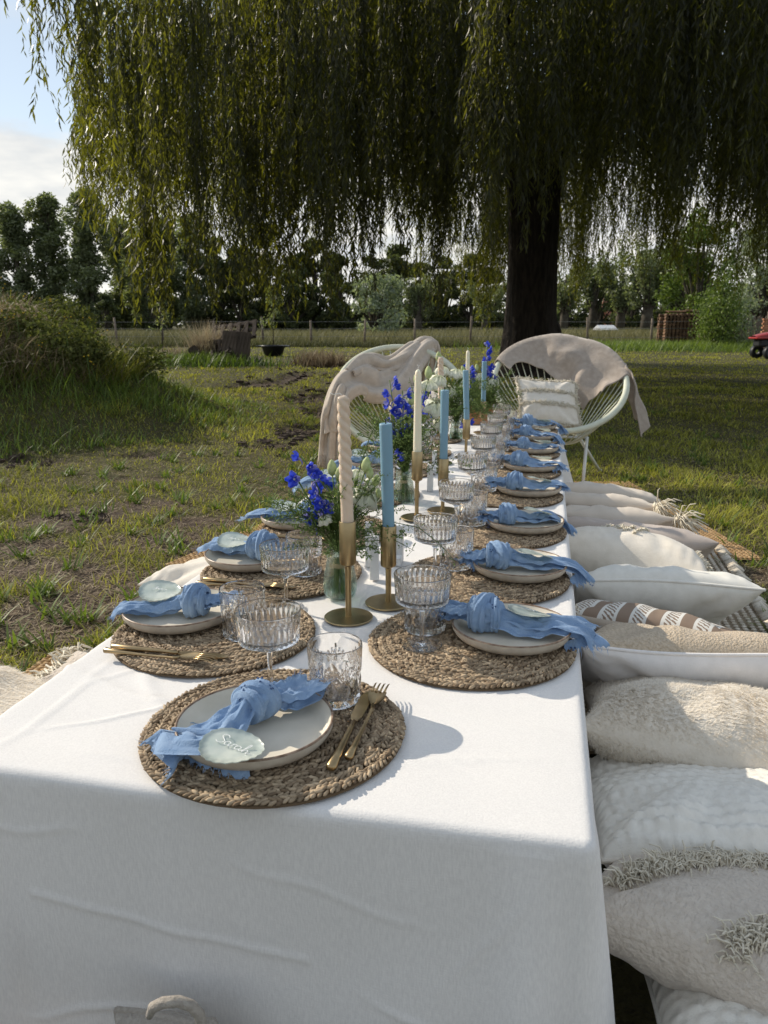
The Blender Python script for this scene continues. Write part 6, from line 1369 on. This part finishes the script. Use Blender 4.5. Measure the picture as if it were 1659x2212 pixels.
# ================================================================== CHAIRS
def ring_pts(c, rx, ry, tilt, yaw, n, pear=.0):
    E = Matrix.Rotation(yaw, 3, 'Z') @ Matrix.Rotation(tilt, 3, 'X'); out = []
    for i in range(n):
        a = 2 * PI * i / n; x = rx * math.cos(a) * (1 + pear * math.sin(a)); y = ry * math.sin(a); out.append(Vector(c) + E @ Vector((x, y, 0)))
    return out
def chair(label, hc, rx, ry, tilt, yaw, hub, legs, hubr=.13):
    t = thing('cord_chair', label, 'chair', (hub[0], hub[1], 0), 0, 'round cord lounge chairs'); o3 = Vector((hub[0], hub[1], 0))
    H_ = [p - o3 for p in ring_pts(hc, rx, ry, tilt, yaw, 96, .06)]; K_ = [p - o3 for p in ring_pts(hub, hubr, hubr * .8, tilt * .35, yaw, 96)]
    mb = MB(); n_ = 480; fine = []
    rad = []
    for i in range(n_): f = i / n_ * 96; i0 = int(f); fine.append(H_[i0].lerp(H_[(i0 + 1) % 96], f - i0)); rad.append(.0200 + (.0012 if i % 2 else -.0006))
    mb.tube(fine, rad, 10, closed=True); ob('hoop', mb.mesh('hoop', M['hoop']), t)
    mb = MB(); mb.tube(K_[::3], .010, 7, closed=True); ob('seat_ring', mb.mesh('seat_ring', M['hoop']), t)
    for i in range(0, 96, 2):
        a, b = H_[i], K_[i]; mid = a.lerp(b, .55) + Vector((0, 0, -.035)); pts = bezier(a, mid, b, 5)
        mb = MB(); mb.tube(pts, .0042, 4, cap=False); ob('cord', mb.mesh('cord', M['hoop']), t)
    for (top, foot) in legs:
        mb = MB(); a = Vector(top) - o3; b = Vector(foot) - o3; mb.tube([a, a.lerp(b, .5), b, b + Vector((0, 0, -.0))], .0105, 8); mb.lathe([(0, -.004), (.016, -.004), (.016, .010), (.011, .014)], 10, c=tuple(b)); ob('leg', mb.mesh('leg', M['steel_w']), t)
    lt = [Vector(l_[0]) - o3 for l_ in legs]
    mb = MB(); mb.tube(lt, .010, 6, closed=True); ob('frame', mb.mesh('frame', M['steel_w']), t)
    return t, [p + o3 for p in H_], [p + o3 for p in K_]
YC = 4.95
fr, bk_ = PY(1212, 932, 4.62), PY(1205, 735, 5.28)
c_ = (fr + bk_) / 2; yv = (bk_ - fr); til = math.atan2(yv.z, yv.xy.length); yaw_ = math.atan2(-(yv.x), yv.y) + 0
f1, f2 = P(1258, 1060), P(1290, 1022)
hubR = Vector((c_.x - .01, c_.y - .10, .30))
chR, HR, KR = chair('pale cord hoop chair on the shady side of the tree, a fringed cushion inside', c_, .415, yv.length / 2, til, yaw_, hubR,
    [((hubR.x + .16, hubR.y - .08, .315), (f1.x, f1.y, 0.005)), ((hubR.x + .14, hubR.y + .16, .33), (f2.x + .03, f2.y + .05, .005)), ((hubR.x - .16, hubR.y + .16, .33), (hubR.x - .28, hubR.y + .4, .005)), ((hubR.x - .16, hubR.y - .08, .315), (hubR.x - .26, hubR.y - .22, .005))])
fl, bl_ = PY(858, 975, 4.55), PY(872, 750, 5.25)
cl2 = (fl + bl_) / 2; yl = (bl_ - fl); hubL = Vector((cl2.x + .02, cl2.y - .08, .29))
chL, HL, KL = chair('pale cord hoop chair on the field side at the far table end', cl2, .405, yl.length / 2, math.atan2(yl.z, yl.xy.length), math.atan2(-yl.x, yl.y) + R(6), hubL,
    [((hubL.x + dx * .16, hubL.y + dy, .31), (hubL.x + dx * .26, hubL.y + dy * 1.8, .005)) for dx, dy in ((1, -.1), (1, .16), (-1, .16), (-1, -.1))])
def blanket(name, label, H_, K_, i0, i1, lin, lout, seed, material, fringe=False, fold=.018, n_a=90, n_t=64):
    """drapes over the hoop between hoop stations i0..i1; lin/lout give its reach into the seat and down outside"""
    nH = len(H_); mb = MB(); cen = sum(K_, Vector()) / nH
    def at(f, arr): f = f % nH; i = int(f); return arr[i].lerp(arr[(i + 1) % nH], f - i)
    def fn(a, b):
        f = i0 + (i1 - i0) * a; h = at(f, H_); k = at(f, K_); out = Vector((h.x - cen.x, h.y - cen.y, 0)).normalized(); li, lo = lin(a), lout(a); s_ = -li + (li + lo) * b
        g1 = float(snoise(a * 3.0, s_ * 3.2, 4.5, seed)); g2 = math.sin(a * 13 + s_ * 16 + seed + 1.5 * g1) * .7 + math.sin(a * 31 - s_ * 22 + g1 * 2) * .35
        if s_ < 0: d_ = (k - h).normalized(); nrm = d_.cross(Vector((-out.y, out.x, 0))).normalized(); nrm = nrm if nrm.z > 0 else -nrm; p = h + d_ * (-s_) + nrm * (.024 + .012 * min(1, -s_ * 9)); p += nrm * (fold * 1.1 * (g1 + g2 * .5 + .8)) * min(1, -s_ * 8)
        else:
            th = min(s_ / .026, PI / 2); p = h + out * (.027 * math.sin(th)) + Vector((0, 0, .027 * math.cos(th))); dn = max(0, s_ - .026 * PI / 2)
            p += Vector((0, 0, -dn)) + out * (dn * .10 + fold * 1.2 * (g2 + 1.0 + g1 * .6) * min(1, dn * 8)) + Vector((-out.y, out.x, 0)) * fold * g1 * min(1, dn * 6)
        p.z += fold * .45 * (g1 + g2 * .4 + .9) * math.exp(-(s_ / .06) ** 2)
        return tuple(p)
    mb.grid(fn, n_a, n_t); t = thing(name, label, 'blanket'); mb2 = MB(); mb2.V = [tuple(v) for v in mb.V]; mb2.F = mb.F; mb2.m = mb.m; mb2.var = mb.var; o = ob('fabric', mb2.mesh('fabric', M[material]), t)
    so = o.modifiers.new('thick', 'SOLIDIFY'); so.thickness = .006; so.offset = 0
    if fringe:
        g = random.Random(seed); m3 = MB()
        for q in range(110):
            a = g.random(); e = Vector(fn(a, 1)); e0 = Vector(fn(a, .95)); d_ = (e - e0).normalized(); m3.tube([e, e + d_ * .04 + Vector((g.gauss(0, .004), g.gauss(0, .004), 0)), e + d_ * .075 + Vector((g.gauss(0, .008), g.gauss(0, .008), 0))], [.004, .0035, .002], 4)
        ob('fringe', m3.mesh('fringe', M[material]), t)['kind'] = 'stuff'
    return t, fn
# hoop stations: 0 = +x side, 24 = rear top, 48 = -x side, 72 = front
sstep = lambda x, a, b: max(0, min(1, (x - a) / (b - a))) ** 2 * (3 - 2 * max(0, min(1, (x - a) / (b - a))))
blanket('throw_blanket', 'mauve beige fleece throw over the back of the chair on the shady side', HR, KR, 42, 1.5, lambda a: .08 + .34 * sstep(a, .05, .62) * (1 - .75 * sstep(a, .78, 1.0)) , lambda a: .12 + .10 * a, 3, 'throw', fold=.027)
# its loose end hanging beside the chair
def hang(label, top0, top1, ln, seed, material, folds=4, amp=.022, fringe=False, sway=(0, 0)):
    mb = MB(); top0, top1 = Vector(top0), Vector(top1); w_ = top1 - top0; nrm = Vector((w_.y, -w_.x, 0)).normalized()
    def fn(a, b):
        p = top0.lerp(top1, a); k = math.sin(folds * PI * 2 * a + seed) + .4 * math.sin(folds * 4.7 * a + 3 * b + seed); z = -ln * b * (1 + .08 * math.sin(5 * a + seed)); n_ = .012 * float(snoise(a * 2, b * 3, 4, seed))
        return tuple(p + nrm * (amp * k * (.35 + .65 * b) + n_) + Vector((sway[0] * b, sway[1] * b, z + .02 * math.sin(PI * a) * (1 - b))) + w_ * (.12 * b * (a - .5)))
    mb.grid(fn, 60, 40); return mb, fn
mbh, fnh = hang('', HR[6] + Vector((.02, .03, .03)), HR[1] + Vector((.04, -.02, .02)), .34, 2, 'throw', 2, .030, sway=(.09, -.06))
t_ = [o for o in bpy.data.objects if o.name == 'throw_blanket'][0]; o_ = ob('hanging_end', mbh.mesh('hanging_end', M['throw']), t_); so = o_.modifiers.new('thick', 'SOLIDIFY'); so.thickness = .007
def swag(t, name, path, widths, seed, material, folds=5, amp=.016, na=90, nb=44, n_up=None):
    """a bunched length of cloth laid along a path of world points"""
    pts = [Vector(p) for p in path]; mb = MB()
    def cen(s):
        f = s * (len(pts) - 1); i = min(int(f), len(pts) - 2); q = f - i; p0 = pts[max(0, i - 1)]; p1 = pts[i]; p2 = pts[i + 1]; p3 = pts[min(len(pts) - 1, i + 2)]
        return 0.5 * ((2 * p1) + (p2 - p0) * q + (2 * p0 - 5 * p1 + 4 * p2 - p3) * q * q + (3 * p1 - p0 - 3 * p2 + p3) * q ** 3)
    view = Vector((-.1, -1, .75)).normalized()
    def fn(a, b):
        c = cen(a); tg = (cen(min(1, a + .02)) - cen(max(0, a - .02))).normalized(); S_ = tg.cross(view).normalized(); N_ = S_.cross(tg); f = a * (len(widths) - 1); i = min(int(f), len(widths) - 2); wd = widths[i] + (widths[i + 1] - widths[i]) * (f - i); tt = b * 2 - 1
        k = math.sin(folds * PI * tt + 2.2 * math.sin(3 * a + seed) + seed) + .28 * math.sin(folds * 2.3 * PI * tt - 4 * a) + .9 * float(snoise(a * 4, tt * 1.2, 3.0, seed))
        dome = .035 * math.sqrt(max(0, 1 - tt * tt)); return tuple(c + S_ * wd * tt * (1 + .06 * math.sin(7 * a + seed)) + N_ * (dome + amp * k) + Vector((0, 0, .010 * math.sin(11 * a + 3 * tt))))
    mb.grid(fn, na, nb); o = ob(name, mb.mesh(name, M[material]), t); so = o.modifiers.new('thick', 'SOLIDIFY'); so.thickness = .007; return fn
def fringes(t, fn, seed, material, n_=110, side=1.0):
    g = random.Random(seed); m3 = MB()
    for q in range(n_):
        b = g.random(); e = Vector(fn(side, b)); m3.tube([e + Vector((0, 0, .01)), e + Vector((g.gauss(0, .004), g.gauss(0, .004), -.035)), e + Vector((g.gauss(0, .01), g.gauss(0, .008), -.075))], [.0045, .004, .002], 4)
    ob('fringe', m3.mesh('fringe', M[material]), t)['kind'] = 'stuff'
bt = thing('throw_blanket', 'sand coloured fringed throw slung across the chair on the field side', 'blanket')
fnA = swag(bt, 'slung_fabric', [PY(712, 935, 4.66), PY(716, 890, 4.68), PY(742, 838, 4.74), PY(775, 828, 4.86), PY(822, 838, 4.92), PY(862, 815, 5.02), PY(890, 778, 5.14), PY(912, 754, 5.26), PY(926, 752, 5.34), PY(930, 800, 5.40)], [.05, .06, .085, .11, .115, .105, .09, .08, .07, .08], 5, 'throw2', 1.8, .016)
fnB = swag(bt, 'draped_fold', [PY(752, 812, 4.80), PY(790, 782, 4.98), PY(835, 790, 5.05), PY(872, 772, 5.14), PY(900, 750, 5.26)], [.04, .055, .06, .06, .045], 9, 'throw2', 1.5, .012, 50, 26)
fnC = swag(bt, 'hanging_end', [PY(738, 838, 4.72), PY(727, 868, 4.66), PY(722, 910, 4.66), PY(722, 950, 4.67), PY(722, 985, 4.68)], [.04, .07, .075, .08, .085], 2, 'throw2', 2.6, .015, 50, 34)
fringes(bt, fnC, 3, 'throw2', 120)
fnD = swag(bt, 'back_fall', [PY(905, 757, 5.36), PY(895, 800, 5.42), PY(890, 850, 5.44), PY(888, 890, 5.44)], [.08, .12, .14, .15], 7, 'throw2', 3, .015, 40, 40)
# cushions in the chairs
pc = PY(1182, 872, 4.80); t_, f_ = pillow('cream cushion with two fringed bands sitting in the cord chair', tuple(pc), Euler((R(50), R(6), R(6)), 'XYZ'), (.39, .34, .13), 'p_cream', 31, group='chair cushions', plump=.36)
shag(t_, f_, [[(-.98, .30), (0, .34), (.98, .30)], [(-.98, -.28), (0, -.24), (.98, -.28)], [(-.98, .98), (0, .97), (.98, .98)]], 32, 1300, .015, .0018, .035)
shag(t_, f_, [[(-.99, -.95), (-.97, .97)], [(.97, -.95), (.99, .97)], [(-.9, -.97), (.9, -.97)]], 33, 700, .022, .002, .01)
pc = PY(905, 862, 4.85); pillow('pale grey cushion lying in the chair under the slung throw', tuple(pc), Euler((R(24), R(-10), R(-14)), 'XYZ'), (.34, .30, .10), 'p_beige', 34, group='chair cushions')
